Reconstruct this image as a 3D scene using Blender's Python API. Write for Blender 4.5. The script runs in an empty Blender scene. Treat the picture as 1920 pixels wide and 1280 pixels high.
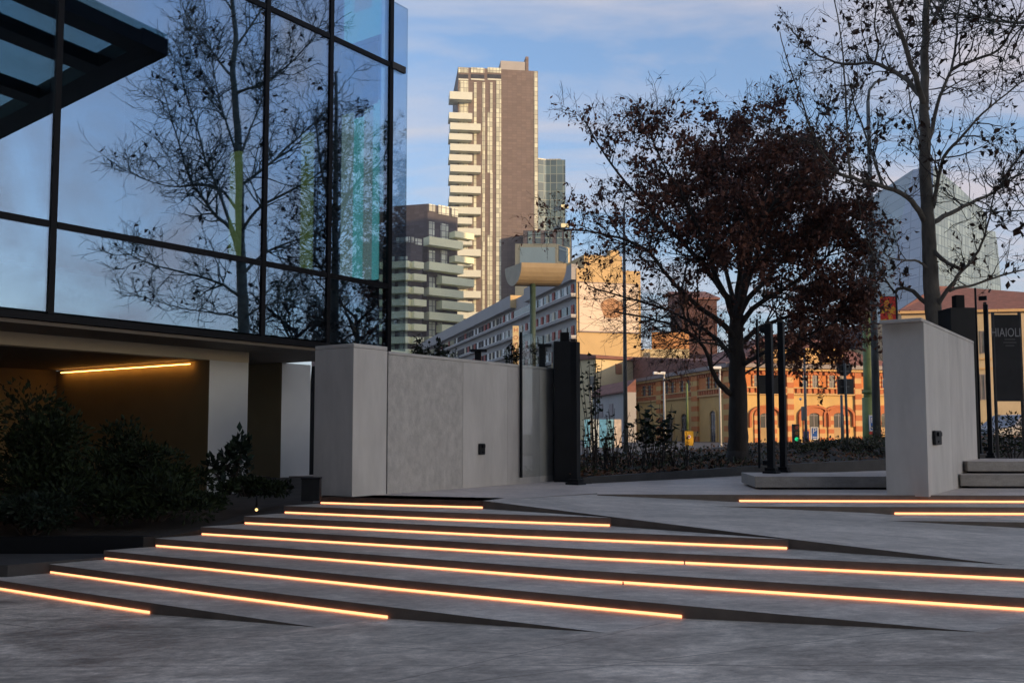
import bpy, math, random
import numpy as np
from mathutils import Vector, Matrix

R = math.radians
SC = bpy.context.scene
COL = SC.collection
rng = random.Random(7)

# ------------------------------------------------------------------ camera
H = 1.75                       # eye height above the lower pavement
F, CX, CY, PITCH = 1745.0, 960.0, 688.0, R(4.0)
cam_d = bpy.data.cameras.new("camera")
cam_d.sensor_width = 36.0
cam_d.lens = F / 1920 * 36.0
cam_d.shift_y = (CY - 640.0) / 1920.0
cam_d.clip_end = 6000
cam_d.clip_start = 0.05
cam = bpy.data.objects.new("camera", cam_d)
cam.location = (0, 0, H)
cam.rotation_euler = (R(90) + PITCH, 0, 0)
COL.objects.link(cam)
SC.camera = cam

# ------------------------------------------------------------------ light
SUN_AZ, SUN_EL = 128.0, 9.0
sun_dir = Vector((math.sin(R(SUN_AZ)) * math.cos(R(SUN_EL)), math.cos(R(SUN_AZ)) * math.cos(R(SUN_EL)), math.sin(R(SUN_EL))))
sd = bpy.data.lights.new("sun", 'SUN')
sd.energy = 2.45
sd.angle = R(0.5)
sd.color = (1.0, 0.68, 0.36)
so = bpy.data.objects.new("sun", sd)
so.rotation_euler = sun_dir.to_track_quat('Z', 'Y').to_euler()
so.location = (60, -60, 60)
COL.objects.link(so)

W = bpy.data.worlds.new("World")
SC.world = W
W.use_nodes = True
nt = W.node_tree
nt.nodes.clear()


def N(nt, typ, **kw):
    n = nt.nodes.new(typ)
    for k, v in kw.items():
        if k.startswith('i_'):
            key = k[2:]
            n.inputs[int(key) if key.isdigit() else key.replace('_', ' ')].default_value = v
        else:
            setattr(n, k, v)
    return n


def L(nt, a, b):
    nt.links.new(a, b)


def M(nt, op, a, b=None, clamp=False):
    n = nt.nodes.new('ShaderNodeMath')
    n.operation = op
    n.use_clamp = clamp
    for i, x in enumerate((a, b)):
        if x is None:
            continue
        if isinstance(x, (int, float)):
            n.inputs[i].default_value = x
        else:
            nt.links.new(x, n.inputs[i])
    return n.outputs[0]


sky = N(nt, 'ShaderNodeTexSky', sky_type='NISHITA', sun_disc=False, sun_elevation=R(SUN_EL), sun_rotation=R(SUN_AZ),
        altitude=100, air_density=1.0, dust_density=1.6, ozone_density=3.0)
tc = N(nt, 'ShaderNodeTexCoord')
sx = N(nt, 'ShaderNodeSeparateXYZ')
L(nt, tc.outputs['Generated'], sx.inputs[0])
den = M(nt, 'ADD', M(nt, 'MAXIMUM', sx.outputs[2], 0.0), 0.16)
cv = N(nt, 'ShaderNodeCombineXYZ')
L(nt, M(nt, 'DIVIDE', sx.outputs[0], den), cv.inputs[0])
L(nt, M(nt, 'DIVIDE', sx.outputs[1], den), cv.inputs[1])
mp = N(nt, 'ShaderNodeMapping')
mp.inputs['Rotation'].default_value = (0, 0, R(24))
mp.inputs['Scale'].default_value = (0.55, 1.5, 1.0)
mp.inputs['Location'].default_value = (2.3, 5.1, 0.0)
L(nt, cv.outputs[0], mp.inputs[0])
n1 = N(nt, 'ShaderNodeTexNoise')
n1.inputs['Scale'].default_value = 1.7
n1.inputs['Detail'].default_value = 9
n1.inputs['Roughness'].default_value = 0.6
n1.inputs['Distortion'].default_value = 0.7
L(nt, mp.outputs[0], n1.inputs['Vector'])
cr = N(nt, 'ShaderNodeValToRGB')
cr.color_ramp.elements[0].position = 0.40
cr.color_ramp.elements[1].position = 0.66
L(nt, n1.outputs[0], cr.inputs[0])
mx = N(nt, 'ShaderNodeMix', data_type='RGBA')
hz = M(nt, 'SUBTRACT', 1.0, M(nt, 'MULTIPLY', M(nt, 'MAXIMUM', sx.outputs[2], 0.0), 1.5), True)
cf = M(nt, 'ADD', M(nt, 'MULTIPLY', cr.outputs[0], 0.80), 0.08)
hb = M(nt, 'MULTIPLY', M(nt, 'POWER', hz, 3.0), 0.62)
L(nt, cf, mx.inputs[0])
hzm = N(nt, 'ShaderNodeMix', data_type='RGBA')
L(nt, hb, hzm.inputs[0])
hzm.inputs[7].default_value = (1.30, 1.50, 2.05, 1)
# pinker clouds towards the right
tint = N(nt, 'ShaderNodeMix', data_type='RGBA')
L(nt, M(nt, 'MULTIPLY', M(nt, 'ADD', sx.outputs[0], 0.2), 1.4, True), tint.inputs[0])
tint.inputs[6].default_value = (1.95, 2.02, 2.3, 1)
tint.inputs[7].default_value = (2.2, 1.98, 2.1, 1)
skb = N(nt, 'ShaderNodeMix', data_type='RGBA', blend_type='MULTIPLY')
skb.inputs[0].default_value = 1.0
L(nt, sky.outputs[0], skb.inputs[6])
skb.inputs[7].default_value = (0.90, 0.92, 0.95, 1)
L(nt, skb.outputs[2], hzm.inputs[6])
L(nt, hzm.outputs[2], mx.inputs[6])
L(nt, tint.outputs[2], mx.inputs[7])
bg = N(nt, 'ShaderNodeBackground')
bg.inputs[1].default_value = 0.15
L(nt, mx.outputs[2], bg.inputs[0])
wo = N(nt, 'ShaderNodeOutputWorld')
L(nt, bg.outputs[0], wo.inputs[0])

SC.view_settings.view_transform = 'Standard'
SC.view_settings.look = 'None'
SC.view_settings.gamma = 1.0
SC.view_settings.exposure = 1.1
SC.render.engine = 'CYCLES'
cy = SC.cycles
cy.use_denoising = True
cy.max_bounces = 8
cy.diffuse_bounces = 3
cy.glossy_bounces = 4
cy.transmission_bounces = 6
cy.transparent_max_bounces = 24
cy.caustics_reflective = False
cy.caustics_refractive = False
cy.sample_clamp_indirect = 4.0

# ------------------------------------------------------------------ pixel -> point measuring helpers
CP, SP = math.cos(PITCH), math.sin(PITCH)


def ray(u, v):
    a, b = (u - CX) / F, (CY - v) / F
    return Vector((a, CP - b * SP, SP + b * CP))


def at(u, v, Y):
    d = ray(u, v)
    return Vector((0, 0, H)) + d * (Y / d.y)


def gz(u, v, z):
    d = ray(u, v)
    return Vector((0, 0, H)) + d * ((z - H) / d.z)


def onplane(u, v, p, n):
    d = ray(u, v)
    c = Vector((0, 0, H))
    return c + d * ((p - c).dot(n) / d.dot(n))


def project(p):
    q = p - Vector((0, 0, H))
    fw = q.y * CP + q.z * SP
    up = -q.y * SP + q.z * CP
    return CX + F * q.x / fw, CY - F * up / fw


# ------------------------------------------------------------------ mesh builder
class MB:
    def __init__(self):
        self.v, self.f, self.m, self.s = [], [], [], []

    def add(self, vs, fs, m=0, smooth=False):
        o = len(self.v)
        self.v.extend([tuple(x) for x in vs])
        for f in fs:
            self.f.append([i + o for i in f])
            self.m.append(m)
            self.s.append(smooth)

    def hexa(self, p, m=0):          # p: 4 bottom (ccw seen from above) + 4 top
        self.add(p, [(3, 2, 1, 0), (4, 5, 6, 7), (0, 1, 5, 4), (1, 2, 6, 5), (2, 3, 7, 6), (3, 0, 4, 7)], m)

    def box(self, c, s, rz=0.0, m=0):
        hx, hy, hz_ = s[0] / 2, s[1] / 2, s[2] / 2
        ca, sa = math.cos(rz), math.sin(rz)
        ps = []
        for z in (-hz_, hz_):
            for x, y in ((-hx, -hy), (hx, -hy), (hx, hy), (-hx, hy)):
                ps.append((c[0] + x * ca - y * sa, c[1] + x * sa + y * ca, c[2] + z))
        self.hexa(ps, m)

    def prism(self, poly, z0, z1, m=0, mside=None):
        n = len(poly)
        a = sum(poly[i][0] * poly[(i + 1) % n][1] - poly[(i + 1) % n][0] * poly[i][1] for i in range(n))
        if a < 0:
            poly = poly[::-1]
        zb = z0 if callable(z0) else (lambda x, y: z0)
        zt = z1 if callable(z1) else (lambda x, y: z1)
        vs = [(p[0], p[1], zb(p[0], p[1])) for p in poly] + [(p[0], p[1], zt(p[0], p[1])) for p in poly]
        self.add(vs, [list(range(n))[::-1], list(range(n, 2 * n))], m)
        o = len(self.v) - 2 * n
        for i in range(n):
            j = (i + 1) % n
            self.f.append([o + i, o + j, o + n + j, o + n + i])
            self.m.append(m if mside is None else mside)
            self.s.append(False)

    def tube(self, pts, rads, sides=6, m=0, caps=True, smooth=True):
        pts = [Vector(p) for p in pts]
        n = len(pts)
        if n < 2:
            return
        vs = []
        ref = Vector((0, 0, 1))
        t0 = (pts[1] - pts[0]).normalized()
        if abs(t0.dot(ref)) > 0.95:
            ref = Vector((1, 0, 0))
        u = t0.cross(ref).normalized()
        for i in range(n):
            t = (pts[min(i + 1, n - 1)] - pts[max(i - 1, 0)])
            if t.length < 1e-9:
                t = t0
            t.normalize()
            u = (u - t * u.dot(t))
            if u.length < 1e-6:
                u = t.orthogonal()
            u.normalize()
            w = t.cross(u)
            r = rads[i] if hasattr(rads, '__len__') else rads
            for k in range(sides):
                a = 2 * math.pi * k / sides
                vs.append(pts[i] + (u * math.cos(a) + w * math.sin(a)) * r)
        fs = []
        for i in range(n - 1):
            for k in range(sides):
                k2 = (k + 1) % sides
                fs.append((i * sides + k, i * sides + k2, (i + 1) * sides + k2, (i + 1) * sides + k))
        self.add(vs, fs, m, smooth)
        if caps:
            o = len(self.v) - len(vs)
            self.f.append([o + k for k in range(sides)][::-1])
            self.m.append(m)
            self.s.append(False)
            self.f.append([o + (n - 1) * sides + k for k in range(sides)])
            self.m.append(m)
            self.s.append(False)

    def lathe(self, c, prof, seg=16, m=0, smooth=True):
        vs, fs = [], []
        for r, z in prof:
            for k in range(seg):
                a = 2 * math.pi * k / seg
                vs.append((c[0] + r * math.cos(a), c[1] + r * math.sin(a), c[2] + z))
        for i in range(len(prof) - 1):
            for k in range(seg):
                k2 = (k + 1) % seg
                fs.append((i * seg + k, i * seg + k2, (i + 1) * seg + k2, (i + 1) * seg + k))
        self.add(vs, fs, m, smooth)

    def ball(self, c, r, m=0):
        vs = [(c[0] + r, c[1], c[2]), (c[0] - r, c[1], c[2]), (c[0], c[1] + r, c[2]), (c[0], c[1] - r, c[2]), (c[0], c[1], c[2] + r), (c[0], c[1], c[2] - r)]
        self.add(vs, [(0, 2, 4), (2, 1, 4), (1, 3, 4), (3, 0, 4), (2, 0, 5), (1, 2, 5), (3, 1, 5), (0, 3, 5)], m, True)

    def leaf(self, p, d, side, ln, wd, m=0, fold=0.25):
        up = d.cross(side).normalized()
        mid = p + d * (ln * 0.5)
        e = up * (wd * fold)
        self.add([p, mid + side * (wd * 0.5) + e, p + d * ln, mid - side * (wd * 0.5) + e], [(0, 1, 2), (0, 2, 3)], m)

    def build(self, name, mat, parent=None, bevel=0.0):
        me = bpy.data.meshes.new(name)
        me.from_pydata(self.v, [], self.f)
        mats = mat if isinstance(mat, (list, tuple)) else [mat]
        for x in mats:
            me.materials.append(x)
        me.polygons.foreach_set('material_index', self.m)
        me.polygons.foreach_set('use_smooth', self.s)
        me.update()
        o = bpy.data.objects.new(name, me)
        COL.objects.link(o)
        if parent is not None:
            o.parent = parent
            o.matrix_parent_inverse = Matrix.Translation(-parent.location)
        if bevel > 0:
            b = o.modifiers.new('bevel', 'BEVEL')
            b.width = bevel
            b.segments = 2
            b.limit_method = 'ANGLE'
        return o


def thing(name, label, cat, loc=(0, 0, 0), group=None):
    o = bpy.data.objects.new(name, None)
    o.empty_display_size = 0.2
    o.location = loc
    COL.objects.link(o)
    tag(o, label, cat, group)
    return o


def tag(o, label, cat, group=None):
    o['label'] = label
    o['category'] = cat
    if group:
        o['group'] = group
    return o


def struct(o):
    o['kind'] = 'structure'
    return o


class Face:
    """a vertical wall plane: origin O (xy), d = direction to the viewer's right, m = outward normal"""
    def __init__(self, O, d):
        self.O = Vector((O[0], O[1], 0))
        self.d = Vector((d[0], d[1], 0)).normalized()
        self.m = Vector((self.d.y, -self.d.x, 0))

    def px(self, u, v, out=0.0):
        p = onplane(u, v, self.O + self.m * out, self.m)
        return (p - self.O).dot(self.d), p.z

    def pt(self, t, z, out=0.0):
        p = self.O + self.d * t + self.m * out
        return Vector((p.x, p.y, z))

    def box(self, mb, t0, t1, z0, z1, out, inn=-0.05, m=0):
        if t0 > t1:
            t0, t1 = t1, t0
        if z0 > z1:
            z0, z1 = z1, z0
        a, b, c, e = self.pt(t0, 0, out), self.pt(t1, 0, out), self.pt(t1, 0, inn), self.pt(t0, 0, inn)
        ps = [Vector((q.x, q.y, z0)) for q in (a, b, c, e)] + [Vector((q.x, q.y, z1)) for q in (a, b, c, e)]
        mb.hexa(ps, m)

    def boxpx(self, mb, u0, v0, u1, v1, out, inn=-0.05, m=0):
        um, vm = (u0 + u1) / 2, (v0 + v1) / 2
        t0 = self.px(u0, vm)[0]
        t1 = self.px(u1, vm)[0]
        z0 = self.px(um, v0)[1]
        z1 = self.px(um, v1)[1]
        self.box(mb, t0, t1, z0, z1, out, inn, m)


def text(name, body, size, pos, d, mat, parent, extrude=0.003, align='CENTER', sx=1.0):
    c = bpy.data.curves.new(name, 'FONT')
    c.body = body
    c.size = size
    c.align_x = align
    c.align_y = 'CENTER'
    c.extrude = extrude
    c.resolution_u = 3
    c.materials.append(mat)
    tmp = bpy.data.objects.new(name, c)
    me = bpy.data.meshes.new_from_object(tmp)
    bpy.data.objects.remove(tmp)
    o = bpy.data.objects.new(name, me)
    dx = Vector((d[0], d[1], 0)).normalized()
    m = Vector((dx.y, -dx.x, 0))
    mt = Matrix((dx * sx, Vector((0, 0, 1)), m)).transposed().to_4x4()
    mt.translation = pos
    COL.objects.link(o)
    if parent is not None:
        o.parent = parent
        o.matrix_parent_inverse = Matrix.Translation(-parent.location)
    o.matrix_basis = mt
    return o


# ------------------------------------------------------------------ materials
def mat(name):
    m = bpy.data.materials.new(name)
    m.use_nodes = True
    nt = m.node_tree
    nt.nodes.clear()
    out = nt.nodes.new('ShaderNodeOutputMaterial')
    return m, nt, out


def simple(name, col, rough=0.6, var=0.12, scale=6.0, bump=0.0, metal=0.0, spec=0.5, stretch=(1, 1, 1), detail=5, dark=None):
    m, nt, out = mat(name)
    b = nt.nodes.new('ShaderNodeBsdfPrincipled')
    b.inputs['Roughness'].default_value = rough
    b.inputs['Metallic'].default_value = metal
    b.inputs['Specular IOR Level'].default_value = spec
    tc = N(nt, 'ShaderNodeTexCoord')
    mp = N(nt, 'ShaderNodeMapping')
    mp.inputs['Scale'].default_value = stretch
    L(nt, tc.outputs['Object'], mp.inputs[0])
    n = N(nt, 'ShaderNodeTexNoise')
    n.inputs['Scale'].default_value = scale
    n.inputs['Detail'].default_value = detail
    n.inputs['Roughness'].default_value = 0.62
    L(nt, mp.outputs[0], n.inputs['Vector'])
    r = N(nt, 'ShaderNodeValToRGB')
    r.color_ramp.elements[0].position = 0.3
    r.color_ramp.elements[1].position = 0.7
    c0 = dark if dark else tuple(max(0, x * (1 - var)) for x in col)
    c1 = tuple(min(1, x * (1 + var)) for x in col)
    r.color_ramp.elements[0].color = (*c0, 1)
    r.color_ramp.elements[1].color = (*c1, 1)
    L(nt, n.outputs[0], r.inputs[0])
    L(nt, r.outputs[0], b.inputs['Base Color'])
    if bump > 0:
        n2 = N(nt, 'ShaderNodeTexNoise')
        n2.inputs['Scale'].default_value = scale * 6
        n2.inputs['Detail'].default_value = 4
        L(nt, mp.outputs[0], n2.inputs['Vector'])
        bp = N(nt, 'ShaderNodeBump')
        bp.inputs['Strength'].default_value = bump
        bp.inputs['Distance'].default_value = 0.02
        L(nt, n2.outputs[0], bp.inputs['Height'])
        L(nt, bp.outputs[0], b.inputs['Normal'])
    L(nt, b.outputs[0], out.inputs[0])
    return m


def stone(name, col, lines=(), streak=(0.35, 1.6), var=0.3, rough=0.55, angle=20):
    """honed stone paving: broad stains, streaks along one direction, fine grain, thin dark joints"""
    m, nt, out = mat(name)
    b = nt.nodes.new('ShaderNodeBsdfPrincipled')
    tc = N(nt, 'ShaderNodeTexCoord')
    mp = N(nt, 'ShaderNodeMapping')
    mp.inputs['Rotation'].default_value = (0, 0, R(angle))
    mp.inputs['Scale'].default_value = (streak[0], streak[1], 1)
    L(nt, tc.outputs['Object'], mp.inputs[0])
    a = N(nt, 'ShaderNodeTexNoise')
    a.inputs['Scale'].default_value = 2.2
    a.inputs['Detail'].default_value = 8
    a.inputs['Roughness'].default_value = 0.68
    a.inputs['Distortion'].default_value = 0.5
    L(nt, mp.outputs[0], a.inputs['Vector'])
    g = N(nt, 'ShaderNodeTexNoise')
    g.inputs['Scale'].default_value = 60
    g.inputs['Detail'].default_value = 3
    L(nt, tc.outputs['Object'], g.inputs['Vector'])
    r = N(nt, 'ShaderNodeValToRGB')
    r.color_ramp.elements[0].position = 0.33
    r.color_ramp.elements[1].position = 0.68
    r.color_ramp.elements[0].color = (*[x * (1 - var) for x in col], 1)
    r.color_ramp.elements[1].color = (*[x * (1 + var * 0.6) for x in col], 1)
    L(nt, a.outputs[0], r.inputs[0])
    mg = N(nt, 'ShaderNodeMix', data_type='RGBA', blend_type='MULTIPLY')
    mg.inputs[0].default_value = 0.45
    L(nt, r.outputs[0], mg.inputs[6])
    L(nt, M(nt, 'ADD', g.outputs[0], 0.5), mg.inputs[7])
    bl = N(nt, 'ShaderNodeTexNoise')
    bl.inputs['Scale'].default_value = 0.55
    bl.inputs['Detail'].default_value = 6
    bl.inputs['Roughness'].default_value = 0.6
    bl.inputs['Distortion'].default_value = 0.8
    L(nt, mp.outputs[0], bl.inputs['Vector'])
    br = N(nt, 'ShaderNodeValToRGB')
    br.color_ramp.elements[0].position = 0.36
    br.color_ramp.elements[1].position = 0.60
    br.color_ramp.elements[0].color = (*[1 - var * 0.85] * 3, 1)
    br.color_ramp.elements[1].color = (1, 1, 1, 1)
    L(nt, bl.outputs[0], br.inputs[0])
    mb2 = N(nt, 'ShaderNodeMix', data_type='RGBA', blend_type='MULTIPLY')
    mb2.inputs[0].default_value = 1.0
    L(nt, mg.outputs[2], mb2.inputs[6])
    L(nt, br.outputs[0], mb2.inputs[7])
    fm = N(nt, 'ShaderNodeTexNoise')
    fm.inputs['Scale'].default_value = 13
    fm.inputs['Detail'].default_value = 6
    fm.inputs['Roughness'].default_value = 0.7
    L(nt, mp.outputs[0], fm.inputs['Vector'])
    mf2 = N(nt, 'ShaderNodeMix', data_type='RGBA', blend_type='MULTIPLY')
    mf2.inputs[0].default_value = 1.0
    L(nt, mb2.outputs[2], mf2.inputs[6])
    L(nt, M(nt, 'ADD', M(nt, 'MULTIPLY', fm.outputs[0], 2.4 * var + 0.5), 0.76 - 1.2 * var), mf2.inputs[7])
    colr = mf2.outputs[2]
    if lines:
        sp = N(nt, 'ShaderNodeSeparateXYZ')
        L(nt, tc.outputs['Object'], sp.inputs[0])
        acc = None
        for (p, q) in lines:
            dx, dy = q[0] - p[0], q[1] - p[1]
            ln = math.hypot(dx, dy)
            nx, ny = -dy / ln, dx / ln
            c = -(nx * p[0] + ny * p[1])
            dist = M(nt, 'ABSOLUTE', M(nt, 'ADD', M(nt, 'ADD', M(nt, 'MULTIPLY', sp.outputs[0], nx), M(nt, 'MULTIPLY', sp.outputs[1], ny)), c))
            k = M(nt, 'LESS_THAN', dist, 0.007)
            acc = k if acc is None else M(nt, 'MAXIMUM', acc, k)
        mj = N(nt, 'ShaderNodeMix', data_type='RGBA')
        L(nt, M(nt, 'MULTIPLY', acc, 0.75), mj.inputs[0])
        L(nt, colr, mj.inputs[6])
        mj.inputs[7].default_value = (*[x * 0.2 for x in col], 1)
        colr = mj.outputs[2]
    L(nt, colr, b.inputs['Base Color'])
    rr = M(nt, 'ADD', M(nt, 'MULTIPLY', a.outputs[0], 0.3), rough - 0.15)
    L(nt, rr, b.inputs['Roughness'])
    bp = N(nt, 'ShaderNodeBump')
    bp.inputs['Strength'].default_value = 0.12
    bp.inputs['Distance'].default_value = 0.01
    L(nt, g.outputs[0], bp.inputs['Height'])
    L(nt, bp.outputs[0], b.inputs['Normal'])
    L(nt, b.outputs[0], out.inputs[0])
    return m


def emit(name, col, strength):
    m, nt, out = mat(name)
    e = nt.nodes.new('ShaderNodeEmission')
    e.inputs[0].default_value = (*col, 1)
    e.inputs[1].default_value = strength
    L(nt, e.outputs[0], out.inputs[0])
    return m


def glass(name, refl, tint, rcol=(1, 1, 1), fres=0.5, rough=0.0, bump=0.0):
    m, nt, out = mat(name)
    tr = nt.nodes.new('ShaderNodeBsdfTransparent')
    tr.inputs[0].default_value = (*tint, 1)
    gl = nt.nodes.new('ShaderNodeBsdfGlossy')
    gl.inputs[0].default_value = (*rcol, 1)
    gl.inputs['Roughness'].default_value = rough
    lw = nt.nodes.new('ShaderNodeLayerWeight')
    lw.inputs[0].default_value = 0.25
    fac = M(nt, 'ADD', M(nt, 'MULTIPLY', lw.outputs[0], fres), refl, True)
    ms = nt.nodes.new('ShaderNodeMixShader')
    L(nt, fac, ms.inputs[0])
    L(nt, tr.outputs[0], ms.inputs[1])
    L(nt, gl.outputs[0], ms.inputs[2])
    L(nt, ms.outputs[0], out.inputs[0])
    return m


def leafmat(name, c0, c1, rough=0.6, spec=0.3):
    m, nt, out = mat(name)
    b = nt.nodes.new('ShaderNodeBsdfPrincipled')
    b.inputs['Roughness'].default_value = rough
    b.inputs['Specular IOR Level'].default_value = spec
    g = nt.nodes.new('ShaderNodeNewGeometry')
    r = N(nt, 'ShaderNodeValToRGB')
    r.color_ramp.elements[0].color = (*c0, 1)
    r.color_ramp.elements[1].color = (*c1, 1)
    L(nt, g.outputs['Random Per Island'], r.inputs[0])
    L(nt, r.outputs[0], b.inputs['Base Color'])
    L(nt, b.outputs[0], out.inputs[0])
    return m


def gridmat(name, base, line, cell, lw=0.08, rough=0.3, spec=0.5, var=0.25, metal=0.0, ax=(1, 0)):
    """cladding or curtain wall: cells of slightly different tone with thin joints; ax = horizontal direction of the wall"""
    m, nt, out = mat(name)
    b = nt.nodes.new('ShaderNodeBsdfPrincipled')
    b.inputs['Roughness'].default_value = rough
    b.inputs['Metallic'].default_value = metal
    b.inputs['Specular IOR Level'].default_value = spec
    tc = N(nt, 'ShaderNodeTexCoord')
    sp = N(nt, 'ShaderNodeSeparateXYZ')
    L(nt, tc.outputs['Object'], sp.inputs[0])
    h = M(nt, 'ADD', M(nt, 'MULTIPLY', sp.outputs[0], ax[0]), M(nt, 'MULTIPLY', sp.outputs[1], ax[1]))
    cu, cv_ = M(nt, 'DIVIDE', h, cell[0]), M(nt, 'DIVIDE', sp.outputs[2], cell[1])
    cb = N(nt, 'ShaderNodeCombineXYZ')
    L(nt, M(nt, 'FLOOR', cu), cb.inputs[0])
    L(nt, M(nt, 'FLOOR', cv_), cb.inputs[1])
    wn = N(nt, 'ShaderNodeTexWhiteNoise', noise_dimensions='2D')
    L(nt, cb.outputs[0], wn.inputs['Vector'])
    r = N(nt, 'ShaderNodeValToRGB')
    r.color_ramp.elements[0].color = (*[x * (1 - var) for x in base], 1)
    r.color_ramp.elements[1].color = (*[min(1, x * (1 + var)) for x in base], 1)
    L(nt, wn.outputs[0], r.inputs[0])
    ln = M(nt, 'MAXIMUM', M(nt, 'LESS_THAN', M(nt, 'FRACT', cu), lw), M(nt, 'LESS_THAN', M(nt, 'FRACT', cv_), lw * cell[0] / cell[1]))
    mj = N(nt, 'ShaderNodeMix', data_type='RGBA')
    L(nt, ln, mj.inputs[0])
    L(nt, r.outputs[0], mj.inputs[6])
    mj.inputs[7].default_value = (*line, 1)
    L(nt, mj.outputs[2], b.inputs['Base Color'])
    L(nt, b.outputs[0], out.inputs[0])
    return m


MT = {}
MT['metal_black'] = simple('black_metal', (0.008, 0.009, 0.011), 0.5, 0.2, 3, spec=0.25)
MT['frame'] = simple('dark_frame', (0.006, 0.006, 0.008), 0.5, 0.2, 3, spec=0.15)
MT['brown_side'] = simple('brown_inner_side', (0.29, 0.225, 0.12), 0.8, 0.08, 1.5)  # brown tone for pier inner sides and recess wall; pier fronts are pale
MT['concrete'] = simple('wall_concrete', (0.58, 0.54, 0.50), 0.75, 0.16, 2.2, 0.25, stretch=(1, 1, 0.35), detail=9)
MT['concrete_b'] = simple('wall_concrete_mottled', (0.54, 0.505, 0.465), 0.75, 0.18, 9, 0.4, stretch=(1, 1, 0.7), detail=14)
MT['concrete_c'] = simple('wall_concrete_light', (0.64, 0.60, 0.555), 0.75, 0.12, 2.5, 0.25, stretch=(1, 1, 0.3), detail=9)
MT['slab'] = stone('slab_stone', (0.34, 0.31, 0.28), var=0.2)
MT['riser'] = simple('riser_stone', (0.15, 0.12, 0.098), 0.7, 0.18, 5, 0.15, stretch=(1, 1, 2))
MT['plaster'] = simple('cream_plaster', (0.74, 0.64, 0.47), 0.85, 0.06, 1.5)
MT['white'] = simple('pale_panel', (0.84, 0.82, 0.78), 0.7, 0.05, 1.2)
MT['soffit'] = simple('soffit_board', (0.16, 0.13, 0.10), 0.7, 0.1, 2)
MT['inside'] = simple('interior_dark', (0.05, 0.06, 0.07), 0.9, 0.2, 1)
MT['led'] = emit('led_warm', (1.0, 0.335, 0.148), 1.4)
MT['led_dim'] = emit('led_amber', (1.0, 0.43, 0.085), 8.0)
MT['facade_glass'] = glass('coated_glass', 0.34, (0.74, 0.86, 0.85), (0.59, 0.74, 0.96), 0.3)
MT['clear_glass'] = glass('clear_glass', 0.015, (0.95, 0.96, 0.955), (0.9, 0.95, 1), 0.12)
MT['fin_glass'] = glass('fin_glass', 0.16, (0.70, 0.78, 0.82), (0.8, 0.88, 1.0), 0.4)
MT['bark'] = simple('oak_bark', (0.045, 0.036, 0.030), 0.9, 0.35, 9, 0.6, stretch=(1, 1, 0.25))
MT['twig'] = simple('twig_bark', (0.040, 0.030, 0.025), 0.9, 0.3, 9)
MT['plane_bark'] = simple('plane_bark', (0.15, 0.13, 0.105), 0.85, 0.5, 5, 0.4, stretch=(1, 1, 0.4))
MT['plane_twig'] = simple('plane_twig_bark', (0.075, 0.062, 0.05), 0.9, 0.3, 9)
MT['pale_twig'] = simple('pale_twig_bark', (0.10, 0.105, 0.085), 0.9, 0.3, 9)
MT['pale_bark'] = simple('pale_plane_bark', (0.20, 0.19, 0.15), 0.85, 0.4, 5, 0.3)
MT['oak_leaf'] = leafmat('dry_oak_leaf', (0.065, 0.026, 0.018), (0.27, 0.110, 0.068))
MT['plane_leaf'] = leafmat('dry_plane_leaf', (0.030, 0.017, 0.012), (0.085, 0.045, 0.028))
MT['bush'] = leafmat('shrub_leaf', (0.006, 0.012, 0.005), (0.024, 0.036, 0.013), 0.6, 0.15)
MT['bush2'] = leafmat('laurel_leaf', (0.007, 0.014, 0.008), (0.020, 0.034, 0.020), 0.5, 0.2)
MT['evergreen'] = leafmat('evergreen_leaf', (0.012, 0.030, 0.020), (0.035, 0.070, 0.045), 0.5, 0.4)
MT['yellowleaf'] = leafmat('yellowing_leaf', (0.05, 0.05, 0.018), (0.16, 0.125, 0.05), 0.6, 0.3)
MT['litter'] = leafmat('leaf_litter', (0.07, 0.042, 0.028), (0.32, 0.165, 0.095), 0.8, 0.2)
MT['cover'] = leafmat('ground_cover_leaf', (0.022, 0.030, 0.013), (0.095, 0.10, 0.05), 0.6, 0.3)
MT['soil'] = simple('soil', (0.035, 0.027, 0.020), 0.95, 0.4, 3, 0.5)
MT['asphalt'] = simple('asphalt', (0.055, 0.056, 0.062), 0.85, 0.2, 1.5, 0.2)
MT['ground'] = simple('city_ground', (0.10, 0.10, 0.10), 0.9, 0.2, 0.05)
MT['kerb'] = simple('dark_kerb_stone', (0.055, 0.052, 0.05), 0.75, 0.2, 4, 0.2)
MT['wood'] = simple('aged_steel', (0.06, 0.05, 0.04), 0.8, 0.2, 4)

# ================================================================== SETTING: ground, stairs, ramp
h = 0.105
ZT = 8 * h                      # upper pavement
RP = {}


def lsq_plane(pts):
    A = np.array([[1, p[0], p[1]] for p in pts])
    z = np.array([p[2] for p in pts])
    c, *_ = np.linalg.lstsq(A, z, rcond=None)
    return lambda x, y: float(c[0] + c[1] * x + c[2] * y)


def on_slope(u, v, zf):
    z = 0.4
    for _ in range(40):
        p = gz(u, v, z)
        z = 0.5 * z + 0.5 * zf(p.x, p.y)
    p = gz(u, v, z)
    return Vector((p.x, p.y, zf(p.x, p.y)))


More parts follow.
